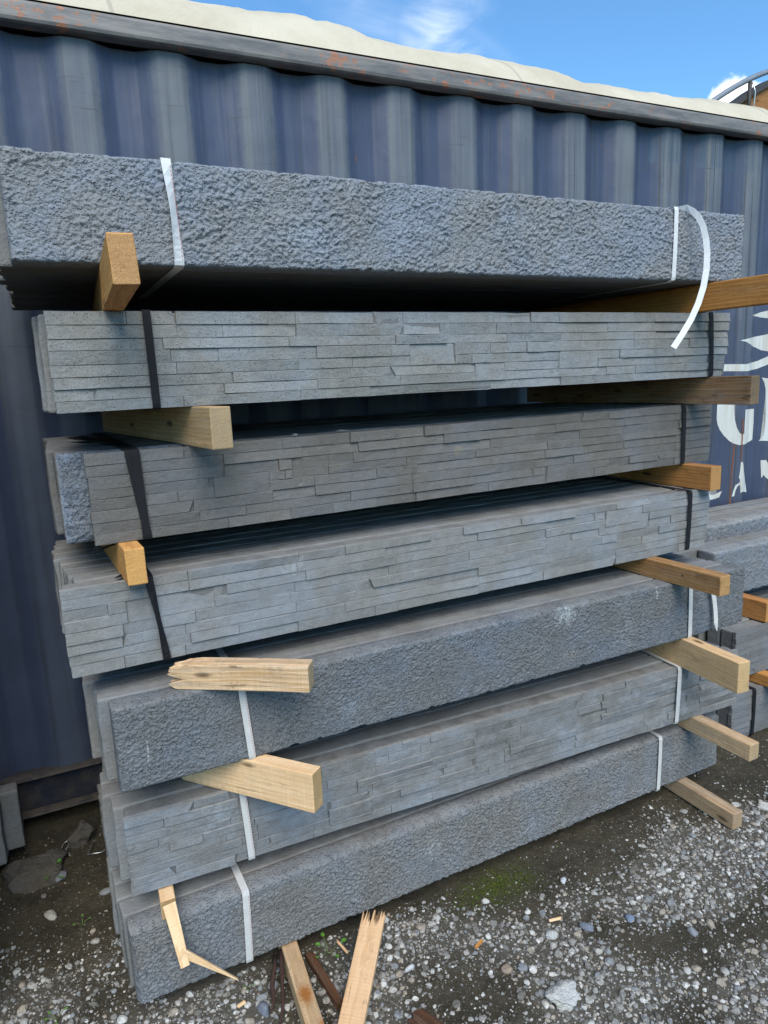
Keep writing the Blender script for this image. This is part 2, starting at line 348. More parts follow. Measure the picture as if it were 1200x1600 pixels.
def rail_mat():
    g = N('rail_paint'); P = g.pos()
    c = g.mix(g.ramp(g.noise(g.mapv(P, (5, 5, 30)), 1.0, 5, 0.7), 0.3, 0.7), (0.11, 0.108, 0.105), (0.24, 0.22, 0.195))
    scr = g.ramp(g.noise(g.mapv(P, (160, 60, 60), (0, 0, 0), (0, 0.7, 0)), 1.0, 3, 0.7), 0.66, 0.73)
    zone = g.ramp(g.noise(g.mapv(P, (2.4, 2, 2), (0.45, 0, 0)), 1.0, 3, 0.6), 0.43, 0.60)
    c = g.mix(g.m_('MULTIPLY', scr, g.m_('MULTIPLY', zone, 0.7)), c, (0.33, 0.29, 0.26))
    rust = g.m_('MULTIPLY', g.ramp(g.noise(g.mapv(P, (26, 26, 34)), 1.0, 6, 0.72, 0.4), 0.54, 0.585), g.ramp(zone, 0.15, 0.6))
    c = g.mix(g.m_('MULTIPLY', rust, 0.95), c, g.mix(g.noise(P, 160, 3, 0.6), (0.22, 0.075, 0.035), (0.48, 0.22, 0.12)))
    return g.done(c, 0.5, g.bump(g.noise(g.mapv(P, (6, 40, 40)), 1.0, 4, 0.6), 0.002), 0.45)
M['rail'] = rail_mat()
def sill_mat():
    g = N('sill_paint'); P = g.pos()
    c = g.mix(g.ramp(g.noise(P, 12, 5, 0.7), 0.4, 0.7), (0.018, 0.021, 0.033), (0.055, 0.047, 0.042))
    return g.done(c, 0.7, g.bump(g.noise(P, 60, 4, 0.7), 0.001), 0.3)
M['sill'] = sill_mat()
def lip_mat():
    g = N('sill_lip_dusty'); P = g.pos()
    c = g.mix(g.ramp(g.noise(P, 22, 5, 0.7), 0.35, 0.65), (0.11, 0.095, 0.08), (0.05, 0.047, 0.05))
    return g.done(c, 0.85, None, 0.2)
M['lip'] = lip_mat()
def tarp_mat():
    g = N('cream_canvas'); P = g.pos()
    c = g.mix(g.ramp(g.noise(P, 3.2, 5, 0.6), 0.3, 0.7), (0.50, 0.435, 0.315), (0.60, 0.53, 0.40))
    seam = g.ramp(g.m_('ABSOLUTE', g.m_('SUBTRACT', g.m_('FRACT', g.m_('MULTIPLY', g.m_('ADD', g.sep(P, 0), g.m_('MULTIPLY', g.sep(P, 1), 0.16)), 0.66)), 0.5)), 0.006, 0.003)
    c = g.mix(g.m_('MULTIPLY', seam, 0.35), c, (0.20, 0.18, 0.15))
    return g.done(c, 0.85, g.bump(g.noise(g.mapv(P, (6, 3, 6)), 2.0, 5, 0.6), 0.012), 0.2)
M['tarp'] = tarp_mat()
def letter_mat():
    g = N('letter_paint'); P = g.pos()
    c = g.mix(g.ramp(g.noise(g.mapv(P, (30, 30, 2)), 1.0, 4, 0.6), 0.35, 0.7), (0.60, 0.62, 0.585), (0.50, 0.475, 0.40))
    c = g.mix(g.ramp(g.noise(g.mapv(P, (60, 60, 22)), 1.0, 5, 0.75), 0.70, 0.72), c, (0.075, 0.08, 0.12))
    return g.done(c, 0.6, None, 0.3)
M['letter'] = letter_mat()
M['rustline'] = plain('rust_crack', (0.20, 0.08, 0.045), 0.9, 0.5, 200)
M['metal'] = plain('galvanised_pipe', (0.32, 0.33, 0.34), 0.45, 0.2, 20, 0, 0.5, 0.6)
M['wire'] = plain('bright_wire', (0.6, 0.6, 0.58), 0.35, 0.1, 50, 0, 0.5, 0.8)
M['brownboard'] = wood('brown_boards', (0.36, 0.19, 0.07), (0.22, 0.11, 0.04), 0.0, None, 0.3)
M['trim'] = plain('dark_trim', (0.06, 0.055, 0.05), 0.6)
M['bark'] = plain('root_bark', (0.055, 0.030, 0.022), 0.9, 0.5, 90, 0.004)
M['weedleaf'] = plain('weed_leaf', (0.10, 0.24, 0.035), 0.5, 0.3, 90, 0.0005)
M['weedstem'] = plain('weed_stem', (0.12, 0.17, 0.05), 0.6, 0.2, 90)
M['rock'] = concrete('pale_rock', (0.52, 0.49, 0.43), 0.35, 0.15, 0.0, (), 0.1, 0.3, 0.004, 0.0)
M['rockg'] = concrete('grey_rock', (0.24, 0.245, 0.25), 0.3, 0.15, 0.3, (), 0.2, 0.2, 0.002, 0.0)
M['rockb'] = concrete('brown_rock', (0.34, 0.27, 0.21), 0.25, 0.1, 0.0, (), 0.0, 0.2, 0.002, 0.0)
M['rockw'] = concrete('white_rock', (0.52, 0.51, 0.48), 0.2, 0.1, 0.0, (), 0.0, 0.2, 0.002, 0.0)
M['rocks'] = concrete('slate_rock', (0.18, 0.205, 0.25), 0.25, 0.1, 0.0, (), 0.2, 0.2, 0.002, 0.0)
M['dullrock'] = concrete('dull_lump', (0.12, 0.105, 0.085), 0.35, 0.2, 0.0, (), 0.0, 0.3, 0.005, 0.0)

# ------------------------------------------------------------------ ground
def bare(x, y):
    """0 = bare damp soil, 1 = thick gravel; follows the strip of soil kept clear along the stack"""
    edge = np.interp(x, [-1.5, -0.3, 0.1, 0.45, 0.86, 1.05, 1.25, 1.46, 1.75, 2.0, 2.3, 3.0], [2.0, 1.95, 1.82, 1.64, 1.53, 1.42, 1.40, 1.45, 1.53, 1.45, 1.40, 1.35])
    d = edge - y + 0.10 * (fbm(x * 9, y * 9, 4) - 0.5)
    k = sstep(-0.06, 0.16, d)
    path = np.exp(-((y - (1.13 - (x - 1.2) * 0.33)) / 0.07) ** 2) * sstep(1.12, 1.25, x) * (x < 3)      # trodden soil through the gravel
    heap = np.exp(-(((x - 1.05) / 0.13) ** 2 + ((y - 1.14) / 0.12) ** 2))
    hr = np.exp(-(((x - 2.0) / 0.35) ** 2 + ((y - 1.28) / 0.10) ** 2)) + np.exp(-(((x - 1.72) / 0.2) ** 2 + ((y - 1.25) / 0.09) ** 2))
    return np.clip(k * (0.52 + 1.7 * (fbm(x * 6.5, y * 6.5, 9) - 0.42)) * (1 - 0.8 * path) + 0.95 * heap * k + 0.75 * hr * k, 0, 1)
def ground_z(x, y):
    n = (fbm(x * 7, y * 7, 1, 4) - 0.5) * 0.016 + (fbm(x * 45, y * 45, 2, 3) - 0.5) * 0.006
    near = np.exp(-((x - 1.0) ** 2 + (y - 1.5) ** 2) / 9)
    heap = 0.012 * np.exp(-(((x - 1.05) / 0.13) ** 2 + ((y - 1.14) / 0.12) ** 2))
    return n * near + heap - 0.004
def build_ground():
    xs = np.concatenate([[-400, -100, -30, -10, -4, -2], np.arange(-1.5, -0.8, 0.025), np.arange(-0.8, 3.0, 0.009), np.arange(3.0, 3.6, 0.025), [4, 6, 10, 30, 100, 400]])
    ys = np.concatenate([[-400, -100, -30, -10, -3, -1], np.arange(-0.2, 0.6, 0.025), np.arange(0.6, 2.6, 0.009), [2.9, 4, 6, 10, 30, 100, 400]])
    X, Y = np.meshgrid(xs, ys, indexing='ij'); Z = ground_z(X, Y)
    V = np.stack([X, Y, Z], -1).reshape(-1, 3); nx, ny = len(xs), len(ys)
    i, j = np.meshgrid(np.arange(nx - 1), np.arange(ny - 1), indexing='ij'); i = i.ravel(); j = j.ravel()
    F = np.stack([i * ny + j, (i + 1) * ny + j, (i + 1) * ny + j + 1, i * ny + j + 1], -1)
    g = N('damp_yard_soil'); P = g.pos()
    c = g.mix(g.ramp(g.noise(P, 6, 5, 0.65), 0.35, 0.65), (0.040, 0.033, 0.020), (0.070, 0.058, 0.035))
    c = g.mix(g.ramp(g.noise(P, 60, 4, 0.7), 0.5, 0.75), c, (0.095, 0.083, 0.060))
    c = g.mix(g.m_('MULTIPLY', g.ramp(g.noise(P, 260, 3, 0.7), 0.56, 0.66), 0.7), c, (0.15, 0.14, 0.12))
    fa = g.n('ShaderNodeAttribute', attribute_name='fines').outputs['Fac']
    c = g.mix(g.m_('MULTIPLY', g.ramp(g.m_('ADD', fa, g.m_('MULTIPLY', g.m_('SUBTRACT', g.noise(P, 40, 5, 0.75), 0.5), 0.9)), 0.35, 1.0), 0.6), c, (0.145, 0.132, 0.108))
    dm = g.vm('DISTANCE', g.mapv(P, (0.7, 1, 0)), (1.06 * 0.7, 1.49, 0))
    mm = g.m_('MULTIPLY', g.ramp(g.m_('ADD', dm, g.m_('MULTIPLY', g.noise(P, 45, 6, 0.8), 0.22)), 0.235, 0.13), 0.45)
    c = g.mix(mm, c, (0.060, 0.074, 0.012))
    h = g.m_('ADD', g.m_('MULTIPLY', g.noise(P, 130, 5, 0.75), 1.0), g.m_('MULTIPLY', g.noise(P, 30, 4, 0.6), 1.2))
    mat = g.done(c, 0.88, g.bump(h, 0.006), 0.25)
    o = mesh_obj('ground', V, F, mat, None, True); tag(o, kind='structure')
    at = o.data.attributes.new('fines', 'FLOAT', 'POINT'); at.data.foreach_set('value', bare(V[:, 0], V[:, 1]).astype(np.float32))
build_ground()

def ico(sub):
    bm = bmesh.new(); bmesh.ops.create_icosphere(bm, subdivisions=sub, radius=1.0)
    v = np.array([p.co[:] for p in bm.verts]); f = np.array([[q.index for q in t.verts] for t in bm.faces]); bm.free()
    return v, f
def rock_verts(base, r, sq, seed, ang=0.35):
    g = np.random.default_rng(seed); v = base.copy()
    for _ in range(5):                                  # chop flat faces: crushed stone
        d = g.normal(size=3); d /= np.linalg.norm(d); lim = g.uniform(0.45, 0.85)
        k = v @ d; v = v - np.outer(np.maximum(k - lim, 0), d)
    v += g.normal(size=v.shape) * 0.05 * ang / 0.35
    return v * np.array(sq) * r
def build_gravel():
    g = np.random.default_rng(21)
    b0, f0 = ico(1); b1, f1 = ico(2)
    var0 = [rock_verts(b0, 1, g.uniform(0.65, 1.15, 3) * np.array((1, 1, 0.72)), s) for s in range(40)]
    var1 = [rock_verts(b1, 1, g.uniform(0.7, 1.15, 3) * np.array((1, 1, 0.72)), 100 + s) for s in range(30)]
    def scatter(sets):
        V = []; F = []; off = 0; area = (-1.3, 3.4, 0.0, 2.42)
        for n, rmin, rmax, var, fc, thresh, powr in sets:
            n = int(n * 2.05); x = g.uniform(area[0], area[1], n); y = g.uniform(area[2], area[3], n)
            # only the ground that is open to view: in front of the stack and left of it, not under the stacks
            keep = ((y < 1.56) | (x < 0.12) | (x > 2.0)) & ~((x > 2.4) & (y > 1.7)) & (g.random(n) < thresh + (1 - thresh) * bare(x, y) ** powr)
            far = np.clip(np.maximum(np.maximum(-0.4 - x, x - 2.6), (0.8 - (x * 0.433 + y * 0.88)) * 1.2) / 0.7, 0, 1)      # thins out away from the stack
            keep &= ~((x < -0.30) & (y > 1.5)) & (g.random(n) < 1 - 0.85 * far)
            x = x[keep]; y = y[keep]; z = ground_z(x, y)
            r = rmin * (rmax / rmin) ** (g.random(len(x)) ** 1.8)
            for i in range(len(x)):
                v = var[g.integers(len(var))]; a = g.uniform(0, 6.283); ca, sa = math.cos(a), math.sin(a)
                w = np.empty_like(v); w[:, 0] = (v[:, 0] * ca - v[:, 1] * sa) * r[i] + x[i]; w[:, 1] = (v[:, 0] * sa + v[:, 1] * ca) * r[i] + y[i]; w[:, 2] = v[:, 2] * r[i] + z[i] + r[i] * g.uniform(0.02, 0.32)
                V.append(w); F.append(fc + off); off += len(v)
        return np.concatenate(V), np.concatenate(F)
    def stone_mat(name, cols):
        m = N(name); R = m.island(); P = m.pos()
        r = m.n('ShaderNodeValToRGB'); m.put(r.inputs[0], R); e = r.color_ramp.elements
        e[0].position, e[0].color = cols[0][0], (*cols[0][1], 1); e[1].position, e[1].color = 1.0, (*cols[-1][1], 1)
        for p_, c_ in cols[1:-1]: q = e.new(p_); q.color = (*c_, 1)
        r.color_ramp.interpolation = 'CONSTANT'
        c = m.scale(r.outputs[0], m.m_('ADD', 0.66, m.m_('MULTIPLY', m.noise(P, 230, 4, 0.7), 0.68)))
        c = m.mix(m.m_('MULTIPLY', m.ramp(m.noise(P, 70, 4, 0.7), 0.45, 0.7), 0.55), c, (0.095, 0.080, 0.055))      # soil clinging to the stones
        return m.done(c, 0.88, m.bump(m.noise(P, 500, 3, 0.6), 0.001), 0.25)
    V, F = scatter([(80000, 0.0013, 0.0034, var0, f0, 0.26, 0.7)])
    o = mesh_obj('grit', V, F, stone_mat('yard_grit', [(0.0, (0.085, 0.076, 0.060)), (0.2, (0.15, 0.14, 0.12)), (0.42, (0.21, 0.20, 0.18)), (0.6, (0.115, 0.108, 0.095)), (0.76, (0.25, 0.24, 0.22)), (0.93, (0.33, 0.32, 0.29)), (1.0, (0.2, 0.19, 0.17))]))
    tag(o, 'fine dark grit pressed into the yard soil', 'grit', kind='stuff')
    V, F = scatter([(60000, 0.0024, 0.0070, var0, f0, 0.03, 1.0), (4600, 0.0065, 0.0145, var1, f1, 0.012, 1.25), (9000, 0.0050, 0.0115, var0, f0, 0.0, 1.8), (2600, 0.0075, 0.0135, var1, f1, 0.0, 2.2)])
    o = mesh_obj('gravel', V, F, stone_mat('crushed_gravel', [(0.0, (0.15, 0.14, 0.12)), (0.14, (0.27, 0.255, 0.23)), (0.34, (0.36, 0.345, 0.31)), (0.5, (0.235, 0.24, 0.24)), (0.60, (0.45, 0.43, 0.39)), (0.74, (0.35, 0.30, 0.235)), (0.84, (0.57, 0.55, 0.50)), (0.93, (0.20, 0.19, 0.175)), (1.0, (0.27, 0.26, 0.24))]))
    n = 650; mx = 1.03 + g.normal(size=n) * 0.085; my = 1.487 + g.normal(size=n) * 0.026; mr = 0.0016 * (3.2 ** g.random(n)); MV = []; MF = []; mo = 0
    for i in range(n):
        v = var0[i % 40] * np.array((1, 1, 0.6)) * mr[i]; MV.append(v + np.array((mx[i], my[i], float(ground_z(mx[i:i + 1], my[i:i + 1])[0]) + mr[i] * 0.1))); MF.append(f0 + mo); mo += len(v)
    mm = N('moss'); ri = mm.island(); cc = mm.mix(ri, (0.035, 0.050, 0.008), (0.095, 0.115, 0.022))
    om = mesh_obj('moss', np.concatenate(MV), np.concatenate(MF), mm.done(cc, 0.95, mm.bump(mm.noise(mm.pos(), 900, 2, 0.6), 0.001), 0.1), None, True)
    tag(om, 'small cushions of green moss on the soil beside the lowest bundle', 'moss', kind='stuff')
    tag(o, 'loose pale crushed gravel scattered over the dark yard soil', 'gravel', kind='stuff')
build_gravel()

# ------------------------------------------------------------------ container
WP = np.array((1.20533, 2.44973)); WD = np.array((0.999798, -0.020120)); WN = np.array((0.020120, 0.999798))   # wall line: point, along, away from camera
S0 = -0.9553; PITCH = 0.278
def prof(s):
    """depth of the corrugated sheet behind the wall line (ridges at 0.028, valleys at 0.062)"""
    t = np.abs(((np.asarray(s) - S0) / PITCH + 0.5) % 1.0 - 0.5) * PITCH
    return 0.030 + 0.036 * np.clip((t - 0.036) / 0.067, 0, 1)
def wpt(s, z, off=0.0):
    p = WP + WD * s + WN * off; return (p[0], p[1], z)
def wall_box(name, s0, s1, z0, z1, o0, o1, mat, parent, r=0.008, n=2):
    I, Q = box_grid(n + 1, 3, 3); L = (s1 - s0, o1 - o0, z1 - z0)
    A = [axis(L[0], r, n), axis(L[1], r, 2), axis(L[2], r, 2)]
    P = np.stack([A[k][I[:, k]] for k in range(3)], -1); P = rounded(P, (0, 0, 0), L, r)
    W = np.array([wpt(s0 + p[0], z0 + p[2], o0 + p[1]) for p in P])
    return mesh_obj(name, W, Q, mat, parent)
def build_container():
    c = empty('shipping_container', wpt(0, 0)); c.location = (0, 0, 0)
    sL, sR, D = -6.2, 5.99, 2.44
    br = []
    k0 = int((sL + 0.1 - S0) / PITCH) - 1
    for k in range(k0, k0 + 50):
        for t in (-0.103, -0.036, 0.036, 0.103):
            s = S0 + k * PITCH + t
            if sL + 0.08 < s < sR - 0.08: br.append(s)
    zs = [0.195, 0.6, 1.2, 1.8, 2.3, 2.535]
    def sheet(name, fn, ss):
        V = [fn(s, z) for s in ss for z in zs]; n = len(zs)
        F = [(i * n + j, (i + 1) * n + j, (i + 1) * n + j + 1, i * n + j + 1) for i in range(len(ss) - 1) for j in range(n - 1)]
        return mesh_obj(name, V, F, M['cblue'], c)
    # sheet with rounded bends: add points beside each bend
    ss = sorted(set([sL + 0.08, sR - 0.08] + [round(b + d, 5) for b in br for d in (-0.006, -0.002, 0.002, 0.006)]))
    def pr2(s): return float(np.mean(prof(np.linspace(s - 0.006, s + 0.006, 7))))
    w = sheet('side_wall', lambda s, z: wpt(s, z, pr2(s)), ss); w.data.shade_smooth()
    sheet('back_wall', lambda s, z: wpt(s, z, D - 0.03), [sL, sR])
    # top rail: a square tube proud of the sheet, lower rail, posts, ends
    wall_box('top_rail', sL, sR, 2.540, 2.602, -0.012, 0.052, M['rail'], c, 0.012, 40)
    wall_box('bottom_rail', sL, sR, 0.062, 0.190, 0.035, 0.075, M['sill'], c, 0.004, 20)
    wall_box('rail_flange', sL, sR, 0.190, 0.1965, -0.004, 0.080, M['lip'], c, 0.002, 20)
    wall_box('rail_flange', sL, sR, 0.055, 0.0625, -0.004, 0.080, M['lip'], c, 0.002, 20)
    wall_box('back_top_rail', sL, sR, 2.540, 2.602, D - 0.06, D, M['rail'], c, 0.01, 4)
    wall_box('floor_frame', sL + 0.02, sR - 0.02, 0.10, 0.185, 0.08, D - 0.04, M['sill'], c, 0.005, 4)
    for s in (sL, sR - 0.09):
        for o in (0.0, D - 0.1):
            wall_box('corner_post', s, s + 0.09, 0.04, 2.602, o + 0.002, o + 0.1, M['rail'], c, 0.008)
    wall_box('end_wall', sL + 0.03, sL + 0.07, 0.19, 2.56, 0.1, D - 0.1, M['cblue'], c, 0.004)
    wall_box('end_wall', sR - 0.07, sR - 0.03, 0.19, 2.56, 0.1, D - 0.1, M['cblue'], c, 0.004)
    # painted marks, each a flat print that follows the corrugations
    def unp(u, v):
        r = FW + RT * ((u - 600) / 1084.73) + UP * ((800 - v) / 1084.73); n2 = Vector((WN[0], WN[1], 0)); off = 0.045
        for _ in range(14):
            t = (n2.dot(Vector((WP[0], WP[1], 0))) + off) / n2.dot(r); p = Vector((0, 0, 1.49)) + r * t
            sx = (p.x - WP[0]) * WD[0] + (p.y - WP[1]) * WD[1]; off = 0.6 * off + 0.4 * pr2(sx)
        return (sx, p.z)
    def paint(name, poly, mat, lift=0.0012):
        dense = []
        for (u0, v0), (u1, v1) in zip(poly, poly[1:] + poly[:1]):
            k = max(1, int(math.hypot(u1 - u0, v1 - v0) / 3))
            dense += [(u0 + (u1 - u0) * i / k, v0 + (v1 - v0) * i / k) for i in range(k)]
        pts = [unp(*q) for q in dense]
        bm = bmesh.new(); bm.faces.new([bm.verts.new((a, 0, b)) for a, b in pts])
        bmesh.ops.triangulate(bm, faces=bm.faces[:])
        for s in ss:
            if min(a for a, _ in pts) < s < max(a for a, _ in pts):
                bmesh.ops.bisect_plane(bm, geom=bm.verts[:] + bm.edges[:] + bm.faces[:], plane_co=(s, 0, 0), plane_no=(1, 0, 0))
        for v in bm.verts: v.co = wpt(v.co.x, v.co.z, pr2(v.co.x) - lift)
        bmesh.ops.recalc_face_normals(bm, faces=bm.faces[:])
        me = bpy.data.meshes.new(name); bm.to_mesh(me); bm.free(); me.materials.append(mat)
        o = bpy.data.objects.new(name, me); COL.objects.link(o); o.parent = c
        return o
    L = M['letter']
    paint('leaf_mark', [(1175, 493), (1188, 488), (1206, 484), (1206, 498), (1188, 496)], L)
    paint('leaf_mark', [(1156, 532), (1165, 530), (1180, 526), (1206, 521), (1206, 550), (1188, 547), (1176, 541), (1166, 534)], L)
    paint('swoosh_mark', [(1110, 570), (1137, 569), (1166, 569), (1183, 564), (1206, 554), (1206, 567), (1183, 576), (1167, 580), (1134, 580), (1110, 581)], L)
    paint('letter', [(1124, 612), (1149, 606), (1147, 625), (1147, 645), (1148, 656), (1151, 668), (1155, 676), (1160, 680), (1163, 676), (1164.7, 640), (1177.7, 638.7), (1177, 660), (1175, 687), (1164, 694), (1155, 695.5), (1146, 693), (1139, 689), (1131, 681), (1124.5, 672), (1121, 664), (1119.4, 655), (1120, 640), (1121, 625)], L)
    paint('letter', [(1190, 590), (1206, 592), (1214, 592), (1214, 689), (1206, 689), (1185, 688.6), (1190, 684), (1193, 678), (1195, 668), (1196.5, 650), (1196.5, 610), (1194, 597)], L)
    paint('letter', [(1090, 727), (1122, 727), (1122, 738), (1119, 738), (1117, 733), (1106, 733), (1104, 748), (1104, 770), (1112, 774), (1119, 771), (1127.6, 767), (1123.5, 777), (1118, 779), (1110, 781), (1090, 784)], L)
    paint('letter', [(1157.5, 722), (1160.5, 722), (1162, 736), (1164, 752), (1166, 769), (1160, 768), (1156.5, 770), (1157, 762), (1155.5, 757), (1152, 760), (1149, 766), (1147, 775), (1143, 776), (1146, 765), (1149, 758), (1154, 755), (1156.5, 751), (1154, 746), (1156, 738)], L)
    paint('letter', [(1188, 719), (1197, 719), (1210, 742), (1212, 760), (1206, 760), (1199, 748), (1196, 746), (1193, 742), (1189, 747)], L)
    paint('rust_streak', [(1146, 694), (1147.6, 694), (1147, 705), (1146, 716), (1145, 728), (1144, 740), (1142.5, 752), (1142, 770), (1140, 795), (1138, 795), (1140, 768), (1141.5, 745), (1143, 725), (1145, 705)], M['rustline'], 0.002)
    paint('rust_streak', [(1159.5, 655), (1161.5, 655), (1160, 690), (1159, 708), (1158, 721), (1156.8, 721), (1158, 700), (1159, 675)], M['rustline'], 0.002)
    tag(c, 'weathered blue corrugated shipping container with peeling pale lettering behind the stacks', 'container')
    # canvas stretched over the roof bows
    def need(u, v, off):
        r = FW + RT * ((u - 600) / 1084.73) + UP * ((800 - v) / 1084.73)
        n2 = Vector((WN[0], WN[1], 0)); t = (n2.dot(Vector((WP[0], WP[1], 0))) + off) / n2.dot(r)
        p = Vector((0, 0, 1.49)) + r * t
        return (p.x - WP[0]) * WD[0] + (p.y - WP[1]) * WD[1], p.z
    sil = [need(u, v, 0.28) for u, v in ((0, -62), (150, -30), (270, 0), (350, 21), (430, 38), (470, 40), (500, 42), (525, 49), (550, 61), (600, 75), (660, 84), (700, 88), (740, 94), (770, 101), (800, 110), (870, 131), (910, 137), (950, 144), (1000, 152), (1060, 158), (1130, 167), (1200, 187))]
    sk = np.array([a for a, _ in sil]); zk = np.array([b for _, b in sil])
    sv = np.arange(sL + 0.02, sR - 0.02, 0.035); tv = np.concatenate([np.linspace(-0.008, 0.7, 28), np.linspace(0.75, D - 0.05, 18)])
    S, T = np.meshgrid(sv, tv, indexing='ij')
    A = np.interp(S, sk, zk) - 2.600
    outside = (S < sk[0]) | (S > sk[-1])
    A = np.where(outside, 0.15 + 0.05 * (vn(S * 1.4, S * 0, 5) - 0.5), A)
    x = T / D
    up = 1 - np.exp(-(T + 0.008) / 0.15); dn = 1 - np.exp(-(D - T) / 0.15)
    wr = (fbm(S * 2.0, T * 2.2, 31, 4) - 0.5) * 0.05 * sstep(0.0, 0.3, T) + (np.abs(fbm(S * 5.5 + T * 3.0, T * 2.0, 37, 3) - 0.5) - 0.12) * 0.07 * sstep(0.0, 0.15, T)
    Z = 2.6045 + A * 1.17 * up * np.minimum(dn, 1) + 0.30 * np.sin(np.pi * x) * sstep(0.25, 1.2, T) * 0.45 + wr * np.minimum(dn, 1)
    V = np.stack([WP[0] + WD[0] * S + WN[0] * T, WP[1] + WD[1] * S + WN[1] * T, Z], -1).reshape(-1, 3)
    n1, n2 = S.shape; i, j = np.meshgrid(np.arange(n1 - 1), np.arange(n2 - 1), indexing='ij'); i = i.ravel(); j = j.ravel()
    F = np.stack([i * n2 + j, (i + 1) * n2 + j, (i + 1) * n2 + j + 1, i * n2 + j + 1], -1)
    t = mesh_obj('tarpaulin', V, F, M['tarp'], None, True); tag(t, 'cream canvas tarpaulin bulging over the container roof', 'tarpaulin')
build_container()

# arched frame far right, behind the container
def build_arch():
    r = empty('arched_shelter', (8.6, 5.5, 0))
    cx, hw = 8.7, 3.4
    upper = lambda x: 4.73 - 0.146 * (x - cx) ** 2
    lower = lambda x: 4.65 - 0.185 * (x - cx) ** 2
    xs = np.linspace(cx - hw + 0.36, cx + hw - 0.36, 24)
    def slab(name, y0, y1, zt, zb, mat):
        V = []; F = []
        for x in xs: V += [(x, y0, zb(x)), (x, y0, zt(x)), (x, y1, zt(x)), (x, y1, zb(x))]
        for i in range(len(xs) - 1):
            for j in range(4): F.append((i * 4 + j, i * 4 + (j + 1) % 4, i * 4 + 4 + (j + 1) % 4, i * 4 + 4 + j))
        F += [(3, 2, 1, 0), tuple(4 * (len(xs) - 1) + j for j in range(4))]
        V = [(a - 8.6, b - 5.5, c) for a, b, c in V]
        return mesh_obj(name, V, F, mat, r)
    slab('gable_board', 5.50, 5.54, lower, lambda x: min(2.6, lower(x) - 0.1), M['brownboard'])
    slab('arch_trim', 5.46, 5.56, lambda x: lower(x) + 0.05, lambda x: lower(x) - 0.02, M['trim'])
    slab('lower_trim', 5.46, 5.498, lambda x: lower(x) - 0.28, lambda x: lower(x) - 0.33, M['trim'])
    pts = [(x - 8.6, -0.05, upper(x)) for x in np.linspace(cx - hw + 0.2, cx + hw - 0.2, 48)]
    tube('pipe_rail', pts, 0.028, M['metal'], r)
    for x in (7.23, 8.3, 9.4, 10.5):
        tube('stanchion', [(x - 8.6, -0.05, lower(x) - 0.35), (x - 8.6, -0.05, upper(x))], 0.022, M['trim'], r, 6)
    tube('brace', [(7.42 - 8.6, -0.05, upper(7.45)), (8.1 - 8.6, -0.05, lower(8.1) + 0.05)], 0.016, M['metal'], r, 6)
    tube('loose_wire', [(7.24 - 8.6, -0.07, upper(7.2) - 0.02), (7.28 - 8.6, -0.08, upper(7.2) - 0.12), (7.26 - 8.6, -0.08, upper(7.2) - 0.3), (7.33 - 8.6, -0.08, upper(7.2) - 0.42), (7.36 - 8.6, -0.08, upper(7.2) - 0.46)], 0.007, M['wire'], r, 5)
    for x in (5.9, 11.5):
        tube('post', [(x - 8.6, 0.02, 0), (x - 8.6, 0.02, 3.1)], 0.06, M['trim'], r, 8)
    tag(r, 'brown boarded arched shelter with a curved pipe rail beyond the container', 'shelter')
build_arch()

# ------------------------------------------------------------------ concrete sleeper bundles
H, LEN, TH = 0.1992, 2.0, 0.0612
def slab_mesh(L, t, h, r, nx, ny, nz, seed, amp=0.0, chip=0.0):
    I, Q = box_grid(nx + 1, ny + 1, nz + 1)
    A = [axis(L, r, nx), axis(t, r, ny), axis(h, r, nz)]
    P = np.stack([A[k][I[:, k]] for k in range(3)], -1); P = rounded(P, (0, 0, 0), (L, t, h), r)
    return P, Q
def plain_panel(parent, x, y, seed, mat, L=LEN, t=TH, h=H, z=0.0):
    P, Q = slab_mesh(L, t, h, 0.006, 26, 2, 5, seed)
    w = P.copy()
    P[:, 0] += (fbm(w[:, 1] * 30, w[:, 2] * 26, seed) - 0.5) * 0.010 * ((w[:, 0] < 0.02) | (w[:, 0] > L - 0.02))
    P[:, 1] += (fbm(w[:, 0] * 9, w[:, 2] * 20, seed + 2) - 0.5) * 0.0025
    P[:, 2] += (fbm(w[:, 0] * 14, w[:, 1] * 40, seed + 4) - 0.5) * 0.004
    o = mesh_obj('panel', P, Q, mat, parent); o.location = (x, y, z)
    return o
def spatter(x, z, cell, seed, rmin, rmax):
    """height field of randomly thrown blobs, 0..1"""
    u = x / cell; w = z / cell; ui = np.floor(u).astype(int); wi = np.floor(w).astype(int); out = np.zeros_like(u)
    for a in (-1, 0, 1):
        for b in (-1, 0, 1):
            i = ui + a; j = wi + b
            r1 = TAB[(i * 7 + seed * 13) % 256, (j * 11 + seed) % 256]; r2 = TAB[(i * 5 + 91 + seed) % 256, (j * 3 + 17 + seed * 7) % 256]; r3 = TAB[(i * 3 + 41) % 256, (j * 13 + 77 + seed) % 256]; r4 = TAB[(i * 11 + 5) % 256, (j * 7 + 29 + seed) % 256]
            dx = u - i - r1; dz = w - j - r2; an = (r4 - 0.5) * 2.4; c, sn = np.cos(an), np.sin(an)
            px = (dx * c + dz * sn) * 0.75; pz = (-dx * sn + dz * c) * (1.0 + 0.5 * r3)
            d2 = (px * px + pz * pz) / (rmin + (rmax - rmin) * r3) ** 2
            out = np.maximum(out, np.where(r4 > 0.18, np.clip(1 - d2, 0, 1) ** 0.55 * (0.45 + 0.55 * r3), 0))
    return out
